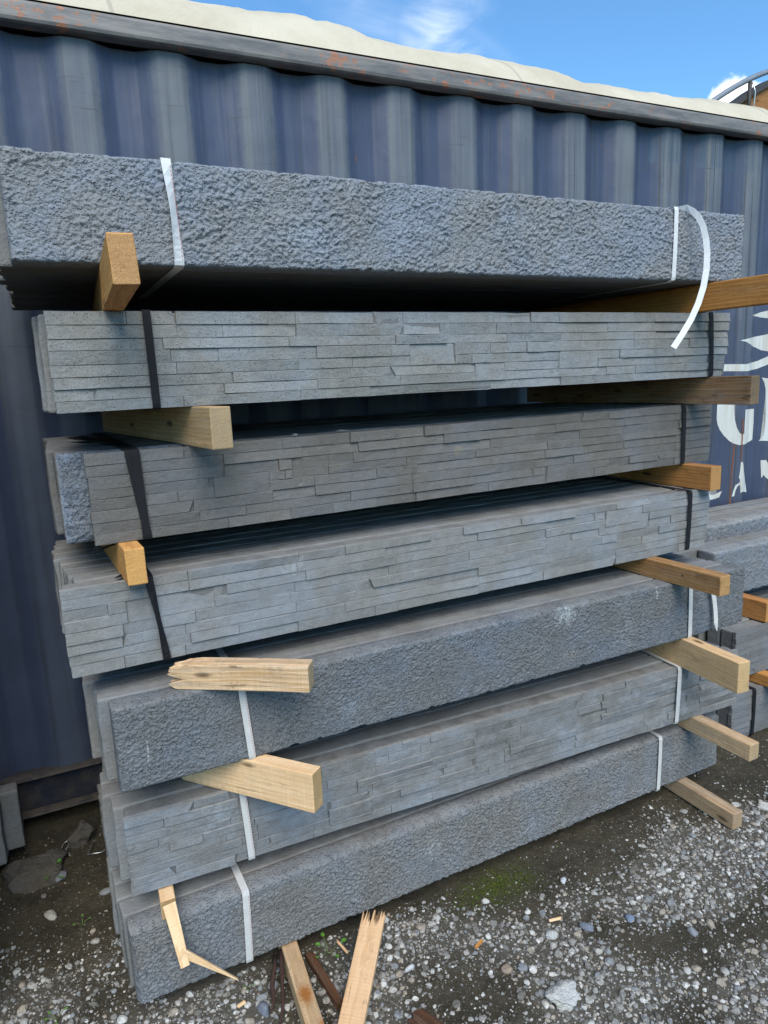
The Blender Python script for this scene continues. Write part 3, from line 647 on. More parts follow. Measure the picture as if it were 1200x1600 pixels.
def rough_panel(parent, x, y, seed, mat, L=LEN, t=TH, h=H, z=0.0, dx=0.0021, amp=1.0, ragged=0.004, cell=1.0):
    nx, nz = int(L / dx), int(h / dx)
    I, Q = box_grid(nx + 1, 6, nz + 1)
    r = 0.005
    A = [axis(L, r, nx), axis(t, r, 5), axis(h, r, nz)]
    P = np.stack([A[k][I[:, k]] for k in range(3)], -1)
    U = P.copy(); P = rounded(P, (0, 0, 0), (L, t, h), r)
    fr = np.clip(1 - U[:, 1] / t * 3, 0, 1)                                   # 1 on the front, fading over the sides
    xx, zz = U[:, 0], U[:, 2]
    n2 = fbm(xx / 0.0055, zz / 0.0048, seed + 7, 2); dens = fbm(xx / 0.09, zz / 0.07, seed + 11, 2)
    wx = xx + (fbm(xx / 0.009, zz / 0.009, seed + 40, 2) - 0.5) * 0.007; wz = zz + (fbm(xx / 0.009, zz / 0.009, seed + 44, 2) - 0.5) * 0.007
    big = spatter(wx, wz, 0.0088 * cell, seed, 0.30, 0.60); sml = spatter(wx * 1.1, wz, 0.0052 * cell, seed + 3, 0.35, 0.65)
    dk = sstep(0.22, 0.55, dens)
    hgt = amp * (0.0044 * big * (0.25 + 0.75 * dk) + 0.0026 * sml * (1 - 0.6 * big) + 0.0012 * (n2 - 0.5) + 0.003 * (dens - 0.5))
    edge = np.minimum(np.minimum(xx, L - xx), np.minimum(zz, h - zz)); ef = sstep(0.0, 0.012, edge)
    front = (U[:, 1] < 1e-6)
    P[:, 1] -= np.where(front, hgt * (0.35 + 0.65 * ef), 0)
    # ragged arrises: chips out of the long edges
    ch = sstep(0.60, 0.80, fbm(xx / 0.03, zz / 0.03, seed + 20, 3)) * 0.008 + fbm(xx / 0.012, xx * 0, seed + 23, 2) * ragged
    cz = np.where(zz < h / 2, 1, -1) * np.exp(-np.minimum(zz, h - zz) / 0.006) * fr
    P[:, 2] += cz * ch
    cxx = np.where(xx < L / 2, 1, -1) * np.exp(-np.minimum(xx, L - xx) / 0.006) * fr
    P[:, 0] += cxx * (fbm(zz / 0.012, zz * 0, seed + 26, 3) * ragged * 1.6)
    top = U[:, 2] > h - 1e-6
    P[:, 2] += np.where(top, (fbm(xx * 12, U[:, 1] * 30, seed + 30, 3) - 0.5) * 0.004, 0)
    o = mesh_obj('panel', P, Q, mat, parent, True); o.location = (x, y, z)
    return o

def stone_mesh(x0, x1, z0, z1, y, g):
    """one ledge stone: a slab with a slightly broken face and worn edges; 38 triangles"""
    w, h = x1 - x0, z1 - z0; b = 0.0009; nx = 3
    xs = [0, b] + [w * k / nx + g.normal() * 0.004 for k in range(1, nx)] + [w - b, w]
    V = []; tilt = g.normal() * 0.0007; tw = g.normal() * 0.0009
    lo = np.cumsum(g.normal(size=nx + 1) * 0.0007); hi = np.cumsum(g.normal(size=nx + 1) * 0.0007)
    dz = g.normal(size=4) * 0.0006
    inner_b = [(xs[0 if k == 0 else k] if False else (b if k == 0 else (w - b if k == nx else xs[k + 1])), y + lo[k] + tilt, b + g.normal() * 0.0004) for k in range(nx + 1)]
    inner_t = [(p[0], y + hi[k] - tilt, h - b + g.normal() * 0.0004) for k, p in enumerate(inner_b)]
    ring_b = [(0 if k == 0 else (w if k == nx else p[0]), y + 0.0013, abs(g.normal()) * 0.0007 if 0 < k < nx else 0.0) for k, p in enumerate(inner_b)]
    ring_t = [(q[0], y + 0.0013, h - (abs(g.normal()) * 0.0007 if 0 < k < nx else 0.0)) for k, q in enumerate(ring_b)]
    back_b = [(q[0], 0.016, q[2]) for q in ring_b]; back_t = [(q[0], 0.016, q[2]) for q in ring_t]
    # a broken corner here and there: the end runs off at a slant
    if g.random() < 0.13 and w > 0.07:
        e = 0 if g.random() < 0.5 else nx; cut = g.uniform(0.003, 0.013) * (1 if e == 0 else -1)
        for lst in ((inner_b, ring_b, back_b) if g.random() < 0.5 else (inner_t, ring_t, back_t)): p = lst[e]; lst[e] = (p[0] + cut, p[1], p[2])
    n = nx + 1
    V = inner_b + inner_t + ring_b + ring_t + back_b + back_t
    IB, IT, RB, RT_, BB, BT = (k * n for k in range(6)); F = []
    for k in range(nx):
        F += [(IB + k, IB + k + 1, IT + k + 1, IT + k), (RB + k, RB + k + 1, IB + k + 1, IB + k), (IT + k, IT + k + 1, RT_ + k + 1, RT_ + k),
              (BB + k, BB + k + 1, RB + k + 1, RB + k), (RT_ + k, RT_ + k + 1, BT + k + 1, BT + k)]
    F += [(RB, IB, IT, RT_), (IB + nx, RB + nx, RT_ + nx, IT + nx), (BB, RB, RT_, BT), (RB + nx, BB + nx, BT + nx, RT_ + nx)]
    return V, F
def stone_panel(parent, x, y, seed, mat, L=LEN, t=TH, h=H, z=0.0, rows=8, body=None, corner=0.0, tall=3):
    body = body or M['bodydark']
    P, Q = slab_mesh(L - 0.012, t - 0.0056, h - 0.004, 0.005, 26, 2, 5, seed)
    U = P.copy()
    P[:, 2] += (fbm(U[:, 0] * 14, U[:, 1] * 40, seed) - 0.5) * 0.004 * (U[:, 2] > h / 2)
    P[:, 0] += 0.006; P[:, 1] += 0.0056; P[:, 2] += 0.001
    o = mesh_obj('panel', P, Q, body, parent); o.location = (x, y, z)
    g = np.random.default_rng(seed)
    hs = np.array([1.0] * rows) + g.normal(size=rows) * 0.07; hs = hs / hs.sum() * h; zb = np.concatenate([[0], np.cumsum(hs)])
    mods = [0.0] + sorted([0.26 + g.normal() * 0.02, 0.52, 0.80, 1.06, 1.30, 1.58, 1.82]) + [L]
    blocks = []
    for _ in range(tall):
        r = int(g.integers(0, rows - 1)); a = g.uniform(0.1, L - 0.4); blocks.append((r, a, a + g.uniform(0.09, 0.22)))
    segs = [(a, b, zb[r], zb[r + 2]) for r, a, b in blocks]
    for r in range(rows):
        cuts = {0.0, L}
        for m in mods[1:-1]:
            if g.random() < 0.40: cuts.add(m)
        cl = sorted(cuts); out = []
        for a, b in zip(cl[:-1], cl[1:]):
            p = a
            while b - p > 0.36 or (b - p > 0.18 and g.random() < 0.5):
                w = g.uniform(0.07, 0.28)
                if b - p - w < 0.05: break
                out.append((p, p + w)); p += w
            out.append((p, b))
        for a, b in out:
            parts = [(a, b)]
            for (rr, p, q) in blocks:
                if r in (rr, rr + 1):
                    nw = []
                    for (c0, c1) in parts:
                        if q <= c0 or p >= c1: nw.append((c0, c1)); continue
                        if p - c0 > 0.012: nw.append((c0, p))
                        if c1 - q > 0.012: nw.append((q, c1))
                    parts = nw
            segs += [(c0, c1, zb[r], zb[r + 1]) for c0, c1 in parts]
    gap = 0.00022
    for a, b, z0, z1 in segs:
        if corner and b > L - 1e-6: b -= corner * (1 - z0 / h) ** 3
        if b > L - 1e-6: b -= abs(g.normal()) * 0.003
        if a < 1e-6: a += abs(g.normal()) * 0.002
        yo = float(np.clip(0.0020 + g.normal() * 0.0024, -0.003, 0.0042))
        V, F = stone_mesh(a + gap, b - gap, z0 + gap, z1 - gap, yo, g)
        s = mesh_obj('stone', V, F, mat, o); s.location = (a + gap, 0, z0 + gap)
    return o

def strap(parent, xs, depth, w, mat, h=H, z0=0.0, thread=False, lift=0.006, twist=None, back=True):
    """a strap round the bundle: up the front, over the top, down the back; xs = (x at the bottom, x at the top)"""
    xb, xt = xs; e = lift
    pts = [(xb, depth * 0.5, -0.002), (xb, 0.012, -0.002), (xb, -e * 0.6, 0.002), (xb, -e, 0.010)]
    n = 8
    for k in range(1, n): f = k / n; pts.append((xb + (xt - xb) * f, -e - 0.001 * math.sin(f * 3.1), 0.01 + (h - 0.02) * f))
    pts += [(xt, -e, h - 0.008), (xt, -e * 0.5, h + 0.0015), (xt, 0.012, h + 0.003), (xt, depth * 0.5, h + 0.003), (xt + 0.004, depth, h + 0.003), (xt, depth + 0.004, h - 0.01), (xb, depth + 0.004, 0.01), (xb, depth * 0.5, -0.003)]
    wd = [(1, 0, 0)] * len(pts); ws = [w] * len(pts)
    if twist:
        for k in range(len(pts)):
            if 2 < k < 12:
                f = (k - 3) / 8
                a = twist * math.sin(math.pi * min(1, max(0, f)))
                wd[k] = (math.cos(a), math.sin(a), 0); p = pts[k]; pts[k] = (p[0], p[1] - abs(math.sin(a)) * w / 2, p[2])
    o = ribbon('strap', pts, wd, ws, 0.0010, mat, parent)
    if thread:
        tp = [(p[0] + w * 0.36 * (1 if k < 3 or True else 1), p[1] - 0.0008, p[2]) for k, p in enumerate(pts[3:12])]
        V = []; F = []
        for a, b in zip(tp[:-1], tp[1:]):
            a = Vector(a); b = Vector(b)
            for q in range(3):
                s = a.lerp(b, q / 3); e2 = a.lerp(b, q / 3 + 0.2); i = len(V)
                V += [(s.x - 0.0006, s.y, s.z), (s.x + 0.0006, s.y, s.z), (e2.x + 0.0006, e2.y, e2.z), (e2.x - 0.0006, e2.y, e2.z)]; F.append((i, i + 1, i + 2, i + 3))
        t = mesh_obj('stitching', V, F, M['thread'], o)
    return o

BUN = 'strapped sleeper bundles in the tall stack'
def bundle(pos, yaw, label, n, front, mat, offs, seed, pitch=0.0625, group=BUN, back=None, **kw):
    b = empty('sleeper_bundle', pos, yaw)
    tag(b, label, 'concrete sleepers', group)
    fp = front(b, 0.0, 0.0, seed, mat, **kw)
    g = np.random.default_rng(seed + 500)
    for i in range(1, n):
        off = offs[i - 1] if i - 1 < len(offs) else offs[-1] + 0.004 + abs(g.normal()) * 0.008
        plain_panel(b, off, i * pitch + g.normal() * 0.001, seed * 31 + i, back or M['body'], z=g.uniform(-0.002, 0.0005) if i > 1 else -0.0005)
    return b

# 1: topmost
b1 = bundle((-0.003, 1.493, 1.723), math.radians(0.13), 'topmost bundle of blue-grey rough-cast sleepers with a curled white strap end', 14, rough_panel, M['b1'], [-0.022, -0.026, -0.02, -0.028, -0.016, -0.02], 11, amp=1.3, cell=1.25)
strap(b1, (0.302, 0.294), 14 * 0.0625, 0.019, M['white'], thread=True, twist=0.75)
sR = strap(b1, (1.698, 1.700), 14 * 0.0625, 0.0155, M['white'])
cur = [(1.705, 0.12, 0.204), (1.722, 0.07, 0.2045), (1.738, 0.027, 0.206), (1.742, -0.003, 0.201), (1.745, -0.023, 0.188), (1.751, -0.038, 0.17), (1.759, -0.048, 0.145), (1.765, -0.055, 0.11), (1.766, -0.061, 0.069), (1.761, -0.065, 0.025), (1.747, -0.069, -0.023), (1.724, -0.073, -0.069), (1.693, -0.077, -0.113), (1.655, -0.081, -0.154), (1.617, -0.085, -0.191)]
cw = []
for k, p in enumerate(cur):
    tg = (Vector(cur[min(k + 1, len(cur) - 1)]) - Vector(cur[max(k - 1, 0)])).normalized(); f = min(1.0, max(0.0, (k - 2) / 6.0))
    cw.append(tuple(Vector((0.2, 1, 0)).lerp(Vector((-0.72, -0.69, 0)).cross(tg).normalized() * -1, 0.25 + 0.75 * f) if k > 2 else Vector((0.3, 1, 0))))
ribbon('strap_tail', cur, cw, 0.0165, 0.0009, M['white'], sR)
# 2
b2 = bundle((0.039, 1.541, 1.442), math.radians(0.67), 'second bundle from the top, light grey ledgestone sleepers with black straps', 12, stone_panel, M['b2'], [-0.009, -0.017, -0.012, 0.01], 22, rows=8, corner=0.020)
strap(b2, (0.195, 0.193), 0.75, 0.0165, M['black']); strap(b2, (1.918, 1.906), 0.75, 0.0165, M['black'])
# 3
b3 = bundle((0.082, 1.587, 1.154), math.radians(1.65), 'third bundle from the top, dark grey ledgestone sleepers with a bluish rough edge showing', 11, stone_panel, M['b3'], [-0.046, -0.050, -0.064, -0.060, -0.055], 33, rows=8, back=M['bodydark'])
rough_panel(b3, -0.050, 0.0625 - 0.0015, 91, M['brok'], L=0.4, t=0.01, dx=0.004, amp=1.6)
strap(b3, (0.109, 0.104), 0.69, 0.0175, M['black']); strap(b3, (1.853, 1.850), 0.69, 0.0165, M['black'])
st = strap(b3, (0.112, 0.090), 0.69, 0.0165, M['black'], lift=0.004)
ribbon('strap_tail', [(0.09, 0.20, 0.207), (0.06, 0.28, 0.210), (0.035, 0.36, 0.209), (0.02, 0.42, 0.212)], (1, 0.4, 0), 0.045, 0.001, M['black'], st)
ribbon('strap_tail', [(0.10, 0.10, -0.004), (0.05, 0.06, -0.012), (-0.005, 0.035, -0.020)], (0.3, 1, 0), 0.018, 0.001, M['black'], st)
# 4
b4 = bundle((0.001, 1.567, 0.874), math.radians(0.24), 'pale grey ledgestone bundle with a twisted black strap, fourth from the top', 9, stone_panel, M['b4'], [0.030, 0.022, 0.016, 0.012, 0.0, -0.002], 44, rows=8, corner=0.014)
st = strap(b4, (0.202, 0.182), 0.57, 0.0175, M['black'], twist=0.9); strap(b4, (1.895, 1.899), 0.57, 0.0165, M['black'])
ribbon('strap_tail', [(0.150, 0.05, 0.2015), (0.135, 0.035, 0.206), (0.118, 0.02, 0.204)], (0.5, 1, 0), 0.014, 0.001, M['black'], st)
# 5
b5 = bundle((0.068, 1.502, 0.613), math.radians(-0.74), 'dark slate rough-cast bundle under the splintered bearer, with a white lime splash', 11, rough_panel, M['b5'], [-0.024, -0.026, -0.046, -0.044], 55, pitch=0.0640, amp=0.8, ragged=0.002)
strap(b5, (0.293, 0.281), 0.70, 0.0165, M['cream'], thread=True); s5 = strap(b5, (1.741, 1.735), 0.70, 0.0165, M['cream'])
ribbon('strap_tail', [(1.79, 0.07, 0.204), (1.81, 0.02, 0.205), (1.818, -0.010, 0.195), (1.822, -0.016, 0.16), (1.832, -0.018, 0.12), (1.838, -0.020, 0.08), (1.838, -0.024, 0.04), (1.842, -0.026, 0.012)], [(0.5, 1, 0), (0.7, 0.7, 0)] + [(1, -0.15, 0)] * 6, [0.0155] * 7 + [0.003], 0.001, M['cream'], s5)
# 6
b6 = bundle((0.066, 1.560, 0.315), math.radians(-2.34), 'mottled bluish ledgestone bundle with white straps, second from the ground', 11, stone_panel, M['b6'], [-0.019, -0.042, -0.040, -0.03], 66, rows=9, tall=6, pitch=0.0640)
strap(b6, (0.285, 0.276), 0.70, 0.0165, M['cream'], thread=True); strap(b6, (1.713, 1.718), 0.70, 0.0165, M['cream'])
# 7
b7 = bundle((0.048, 1.514, 0.059), math.radians(0.39), 'lowest bundle of the tall stack, grey rough-cast sleepers just above the ground', 11, rough_panel, M['b7'], [-0.008, -0.014, -0.012, -0.02], 77, pitch=0.0640, amp=1.05, ragged=0.009, cell=1.0)
strap(b7, (0.267, 0.272), 0.70, 0.0175, M['cream'], thread=True); strap(b7, (1.696, 1.699), 0.70, 0.0155, M['cream'])

# right-hand stack, against the container
RG = 'sleeper bundles in the right-hand stack'
r1 = bundle((2.372, 1.835, 0.535), 0.0, 'rough-cast bundle at the top front of the right-hand stack', 2, rough_panel, M['rs1'], [-0.13], 81, pitch=0.085, group=RG, dx=0.004, amp=1.2, t=0.078)
r1b = bundle((2.30, 2.065, 0.568), 0.0, 'rough-cast bundle standing slightly higher at the back of the right-hand stack', 4, rough_panel, M['rs1'], [0.0, 0.02, 0.0], 82, pitch=0.078, group=RG, dx=0.005, amp=1.3, t=0.074)
r2 = bundle((2.335, 1.690, 0.250), 0.0, 'ledgestone bundle in the middle of the right-hand stack', 9, stone_panel, M['rs2'], [0.01, -0.01], 83, pitch=0.078, group=RG, rows=8, t=0.074)
r3 = bundle((2.300, 1.665, 0.004), 0.0, 'ledgestone bundle on the ground at the foot of the right-hand stack', 9, stone_panel, M['rs2'], [0.01, -0.01], 84, pitch=0.078, group=RG, rows=8, t=0.074)
strap(r3, (0.125, 0.125), 0.72, 0.0165, M['black'])

# neighbouring stack just left of the picture; only the ends of its lowest sleepers reach into view, unseen upper bundles piled high to shade the wall
LG = 'sleeper bundles in the left-hand stack'
lz = 0.06
for k in range(9):
    lab = ['lowest bundle of the left-hand stack, its dark sleeper ends at the picture edge'] + [f'ledgestone bundle in the left-hand stack outside the picture, {w} above the ground one' for w in ('first', 'second', 'third', 'fourth', 'fifth', 'sixth', 'seventh', 'eighth')]
    b = empty('sleeper_bundle', (-2.32, 1.58, lz), 0.0); tag(b, lab[k], 'concrete sleepers', LG)
    for i in range(12):
        ex = 0.0
        if k == 0 and i >= 11: ex = 0.125
        if k == 0 and i == 10: ex = 0.075
        plain_panel(b, ex + rng.normal() * 0.006, i * 0.066, 900 + k * 20 + i, M['body'])
    lz += H + 0.075
    if k < 8:
        for q in (0.3, 1.7):
            t = mesh_obj('timber_bearer', *(lambda P, Q: (P + np.array((-2.32 + q, 1.5, lz - 0.0745)), Q))(*slab_mesh(0.045, 0.85, 0.074, 0.002, 2, 2, 2, 1)), M['bark'] if False else None)
            t.data.materials.append(wood('hidden_bearer', (0.42, 0.27, 0.13), (0.28, 0.16, 0.07)) if 'hidden_bearer' not in bpy.data.materials else bpy.data.materials['hidden_bearer'])
            tag(t, 'timber bearer between bundles of the left-hand stack outside the picture', 'bearer', 'bearers in the left-hand stack')
for q in (0.3, 1.7):
    t = mesh_obj('timber_bearer', *(lambda P, Q: (P + np.array((-2.32 + q, 1.5, 0.0)), Q))(*slab_mesh(0.045, 0.85, 0.059, 0.002, 2, 2, 2, 1)), bpy.data.materials['hidden_bearer'])
    tag(t, 'timber bearer between bundles of the left-hand stack outside the picture', 'bearer', 'bearers in the left-hand stack')

# ------------------------------------------------------------------ timber
def timber(name, near, far, w, h, z, mat, label, cat='bearer', group=None, jag0=0.0, jag1=0.0, seed=0, skew=0.0, nx=14, tiltz=0.0, r=0.0025, roll=0.0, jagz=None, cz=4, cyy=6):
    """a sawn timber from near to far (plan points of its centre line); local x runs along it from the near end"""
    near = Vector((*near, 0)); far = Vector((*far, 0)); d = far - near; L = d.length
    I, Q = box_grid(nx + 1, cyy + 1, cz + 1)
    A = [axis(L, r, nx), axis(w, r, cyy), axis(h, r, cz)]
    P = np.stack([A[k][I[:, k]] for k in range(3)], -1); U = P.copy(); P = rounded(P, (0, 0, 0), (L, w, h), r)
    g = np.random.default_rng(seed + 3)
    fx = U[:, 0] / L
    P[:, 1] += (fbm(U[:, 0] * 4, U[:, 2] * 8, seed) - 0.5) * 0.004; P[:, 2] += (fbm(U[:, 0] * 4, U[:, 1] * 8, seed + 5) - 0.5) * 0.003
    # snapped ends: every fibre column stops at its own length
    if jag0:
        tb = 0.35 * g.random((cyy + 2, cz + 2)) + 0.65 * g.random((cyy + 2, 1)) ** 1.3
        P[:, 0] = np.maximum(P[:, 0], (jag0 * tb)[I[:, 1], I[:, 2]])
    if jag1 or jagz:
        tb = 0.35 * g.random((cyy + 2, cz + 2)) + 0.65 * g.random((cyy + 2, 1)) ** 1.3
        e = jag1 * tb
        if jagz: e = e + np.interp(np.linspace(0, 1, cz + 2), np.linspace(0, 1, len(jagz)), jagz)[None, :] * (0.55 + 0.9 * g.random((cyy + 2, 1)))
        P[:, 0] = np.minimum(P[:, 0], L - e[I[:, 1], I[:, 2]])
    P[:, 0] += skew * (U[:, 2] / h - 0.5) * np.exp(-U[:, 0] / 0.05)
    P[:, 1] -= w / 2
    o = mesh_obj(name, P, Q, mat)
    o.location = (near.x, near.y, z)
    o.rotation_euler = (roll, -tiltz, math.atan2(d.y, d.x))
    tag(o, label, cat, group); return o
BG = 'timber bearers in the tall stack'
W = {
 'l1': wood('honey_pine', (0.66, 0.38, 0.13), (0.42, 0.20, 0.06), 0.0, (0.34, 0.20, 0.09), 0.15),
 'r1': wood('orange_pine', (0.60, 0.31, 0.09), (0.40, 0.17, 0.04), 0.1, None, 0.2),
 'l2': wood('sandy_pine', (0.66, 0.48, 0.26), (0.44, 0.28, 0.13), 0.35, (0.42, 0.31, 0.18), 0.1),
 'r2': wood('weathered_brown', (0.36, 0.22, 0.11), (0.19, 0.11, 0.055), 0.55, (0.24, 0.17, 0.10), 0.75),
 'l3': wood('bright_pine', (0.76, 0.43, 0.15), (0.50, 0.24, 0.07), 0.0, (0.74, 0.40, 0.13), 0.1),
 'r3': wood('amber_pine', (0.58, 0.29, 0.09), (0.34, 0.15, 0.045), 0.15, (0.50, 0.27, 0.10), 0.35),
 'l4': wood('silvered_pine', (0.80, 0.64, 0.44), (0.50, 0.32, 0.15), 0.5, (0.50, 0.36, 0.2), 0.75, 1.0, None, [(0.05, -0.022, 0.018, 0.010, (0.55, 0.08, 0.05)), (0.005, -0.02, 0.005, 0.014, (0.45, 0.12, 0.05))]),
 'r4': wood('knotty_pine', (0.46, 0.28, 0.12), (0.27, 0.14, 0.05), 0.25, (0.50, 0.29, 0.11), 0.35, 1.0, None, [(0.13, 0.025, 0.034, 0.006, (0.03, 0.018, 0.01))]),
 'l5': wood('clean_pine', (0.86, 0.66, 0.42), (0.68, 0.46, 0.24), 0.0, (0.46, 0.29, 0.12), 0.08, 0.8, None, [(0.045, -0.022, 0.06, 0.010, (0.22, 0.09, 0.03))]),
 'r5': wood('tan_pine', (0.74, 0.54, 0.31), (0.54, 0.36, 0.18), 0.2, (0.56, 0.38, 0.18), 0.25),
 'r6': wood('grey_tan_pine', (0.66, 0.50, 0.32), (0.44, 0.29, 0.15), 0.45, (0.42, 0.30, 0.17), 0.35),
 'r7': wood('driftwood_pine', (0.54, 0.43, 0.29), (0.36, 0.24, 0.13), 0.5, (0.36, 0.25, 0.15), 0.3),
 'pl': wood('peach_plank', (0.68, 0.49, 0.30), (0.56, 0.36, 0.19), 0.0, None, 0.0, 0.7),
 'old': wood('rotten_wood', (0.13, 0.062, 0.028), (0.055, 0.028, 0.016), 0.2, None, 0.6),
}
def T(key, *a, **k): return timber('timber_bearer', *a, mat=W[key], group=BG, **k)
timber('timber_bearer', (0.150, 1.165), (0.215, 2.33), 0.040, 0.0800, 1.6415, W['l1'], 'honey-coloured bearer jutting out under the left end of the topmost bundle', group=BG, seed=1, skew=0.028)
timber('timber_bearer', (1.905, 1.00), (1.845, 2.36), 0.045, 0.0800, 1.6415, W['r1'], 'long orange bearer reaching past the right end of the topmost bundle', group=BG, seed=2)
timber('timber_bearer', (0.345, 1.445), (0.215, 2.38), 0.046, 0.0875, 1.3540, W['l2'], 'sandy bearer with a grainy end under the left of the second bundle', group=BG, seed=3)
timber('timber_bearer', (1.990, 1.425), (1.900, 2.40), 0.045, 0.0875, 1.3540, W['r2'], 'brown weathered bearer with a speckled end in front of the large painted letter', group=BG, seed=4)
timber('timber_bearer', (0.155, 1.515), (0.125, 2.20), 0.041, 0.0800, 1.0740, W['l3'], 'bright pine bearer with a square end left, on the pale bundle', group=BG, seed=5)
timber('timber_bearer', (1.968, 1.530), (1.975, 2.25), 0.048, 0.0800, 1.0740, W['r3'], 'amber bearer under the right end of the dark grey ledgestone bundle', group=BG, seed=6)
timber('timber_bearer', (0.478, 1.372), (0.205, 1.565), 0.045, 0.0610, 0.8130, W['l4'], 'short splintered grey-streaked bearer with a broken end and a red mark', group=BG, seed=7, jag1=0.018, cz=11, cyy=10, jagz=[0.020, 0.010, 0.002, 0.000, 0.022, 0.036, 0.008, 0.0, 0.006, 0.003, 0.03, 0.05, 0.085])
timber('timber_bearer', (1.748, 1.310), (1.722, 2.15), 0.045, 0.0610, 0.8130, W['r4'], 'knotty brown bearer above the white strap of the dark slate bundle', group=BG, seed=8)
timber('timber_bearer', (0.476, 1.372), (0.235, 1.675), 0.040, 0.0980, 0.5150, W['l5'], 'clean yellow bearer set askew beneath the dark slate bundle on the left', group=BG, seed=9)
timber('timber_bearer', (1.790, 1.262), (1.862, 2.15), 0.046, 0.0980, 0.5150, W['r5'], 'tan bearer jutting furthest between the slate and mottled bundles on the right', group=BG, seed=10)
timber('timber_bearer', (1.882, 1.276), (1.868, 2.15), 0.044, 0.0550, 0.2595, W['r6'], 'grey-tan bearer with a frayed top edge above the lowest bundle on the right', group=BG, seed=11)
timber('timber_bearer', (1.871, 1.310), (1.880, 2.15), 0.044, 0.0560, 0.0020, W['r7'], 'pale weathered bearer lying on the gravel under the right end of the stack', group=BG, seed=12)
timber('timber_bearer', (0.395, 1.24), (0.480, 2.15), 0.041, 0.0540, 0.0035, wood('pale_stick', (0.62, 0.47, 0.29), (0.42, 0.28, 0.14), 0.3, None, 0.25, 1.0, None, [(0.12, 0.0, 0.054, 0.025, (0.35, 0.13, 0.03)), (0.02, -0.02, 0.05, 0.02, (0.42, 0.18, 0.05))]), 'pale bearer with rust-brown knots poking out under the lowest bundle on the left', group=BG, seed=13)

# broken bearer hanging down the face of the lowest bundle
def build_broken():
    r = empty('broken_bearer', (0.145, 1.5, 0.259)); m = W['l5']
    def stick(name, a, b, w, h, j0, j1, seed, mat=m, up=(0, -1, 0)):
        a = Vector(a); b = Vector(b); d = b - a; L = d.length; nx = 8
        I, Q = box_grid(nx + 1, 7, 3); A = [axis(L, 0.002, nx), axis(w, 0.002, 6), axis(h, 0.002, 2)]
        P = np.stack([A[k][I[:, k]] for k in range(3)], -1); U = P.copy(); P = rounded(P, (0, 0, 0), (L, w, h), 0.002)
        g = np.random.default_rng(seed); tb = g.random((9, 5))
        if j1:
            P[:, 1] = w / 2 + (P[:, 1] - w / 2) * (1 - j1[1] * U[:, 0] / L)
            sel = I[:, 0] == nx + 1; P[sel, 0] -= j1[0] * tb[I[sel, 1], I[sel, 2]]
        P[:, 1] -= w / 2
        o = mesh_obj(name, P, Q, mat, r)
        X = d.normalized(); Z = Vector(up); Z = (Z - X * Z.dot(X)).normalized(); Y = Z.cross(X)
        mw = Matrix((X, Y, Z)).transposed().to_4x4(); mw.translation = a - r.location
        o.matrix_local = mw; return o
    stick('stub', (0.140, 1.508, 0.312), (0.156, 1.470, 0.165), 0.030, 0.016, 0, (0.022, 0.30), 5)
    stick('splinter', (0.150, 1.470, 0.205), (0.272, 1.462, 0.078), 0.021, 0.008, 0, (0.01, 0.93), 6)
    stick('beam', (0.140, 1.515, 0.2855), (0.17, 2.1, 0.2855), 0.034, 0.050, 0, None, 7, m, (0, 0, 1)).location.z -= 0.025
    tag(r, 'snapped yellow bearer hanging with a long splinter against the lowest bundle', 'bearer', BG)
build_broken()

# right-hand stack bearers
timber('timber_bearer', (2.548, 1.700), (2.52, 2.35), 0.050, 0.083, 0.4510, W['r3'], 'orange bearer between the top and middle bundles of the right-hand stack', group='bearers in the right-hand stack', seed=31)
timber('timber_bearer', (2.520, 1.54), (2.44, 2.3), 0.050, 0.046, 0.2038, W['r1'], 'orange bearer above the ground bundle of the right-hand stack', group='bearers in the right-hand stack', seed=32)

# ------------------------------------------------------------------ loose things in front
timber('broken_plank', (0.450, 1.222), (0.652, 1.464), 0.060, 0.018, 0.012, W['pl'], 'peach-coloured plank with a jagged snapped end leaning towards the stack', 'plank', None, 0.0, 0.060, 40, 0, 16, 0.33, cyy=20)
timber('rotten_timber', (0.485, 1.31), (0.468, 1.52), 0.020, 0.020, 0.000, W['old'], 'rotten brown timber scrap between the pale bearer and the peach plank', 'wood scrap', None, 0.05, 0.04, 41)
timber('timber_offcut', (0.655, 1.130), (0.618, 1.222), 0.045, 0.022, 0.008, W['old'], 'rust-brown timber offcut with a pale edge at the bottom of the picture', 'wood scrap', None, 0.0, 0.02, 42)
timber('wood_chip', (0.860, 1.318), (0.892, 1.331), 0.010, 0.005, 0.008, W['r1'], 'orange wood chip on the gravel near the brown pebble', 'wood chip', 'wood chips on the ground', 0.004, 0.006, 43)
timber('wood_chip', (1.083, 1.293), (1.122, 1.284), 0.009, 0.004, 0.012, W['l5'], 'pale yellow wood chip lying beside the gravel heap', 'wood chip', 'wood chips on the ground', 0.003, 0.008, 44)
timber('wood_chip', (0.556, 1.455), (0.535, 1.495), 0.007, 0.004, 0.02, W['pl'], 'thin pale splinter standing beside the peach plank', 'wood chip', 'wood chips on the ground', 0.0, 0.012, 45, tiltz=0.5)
timber('wood_chip', (0.262, 1.452), (0.285, 1.458), 0.010, 0.004, 0.008, W['l5'], 'small wood chip at the near corner of the lowest bundle', 'wood chip', 'wood chips on the ground', 0.003, 0.005, 46)
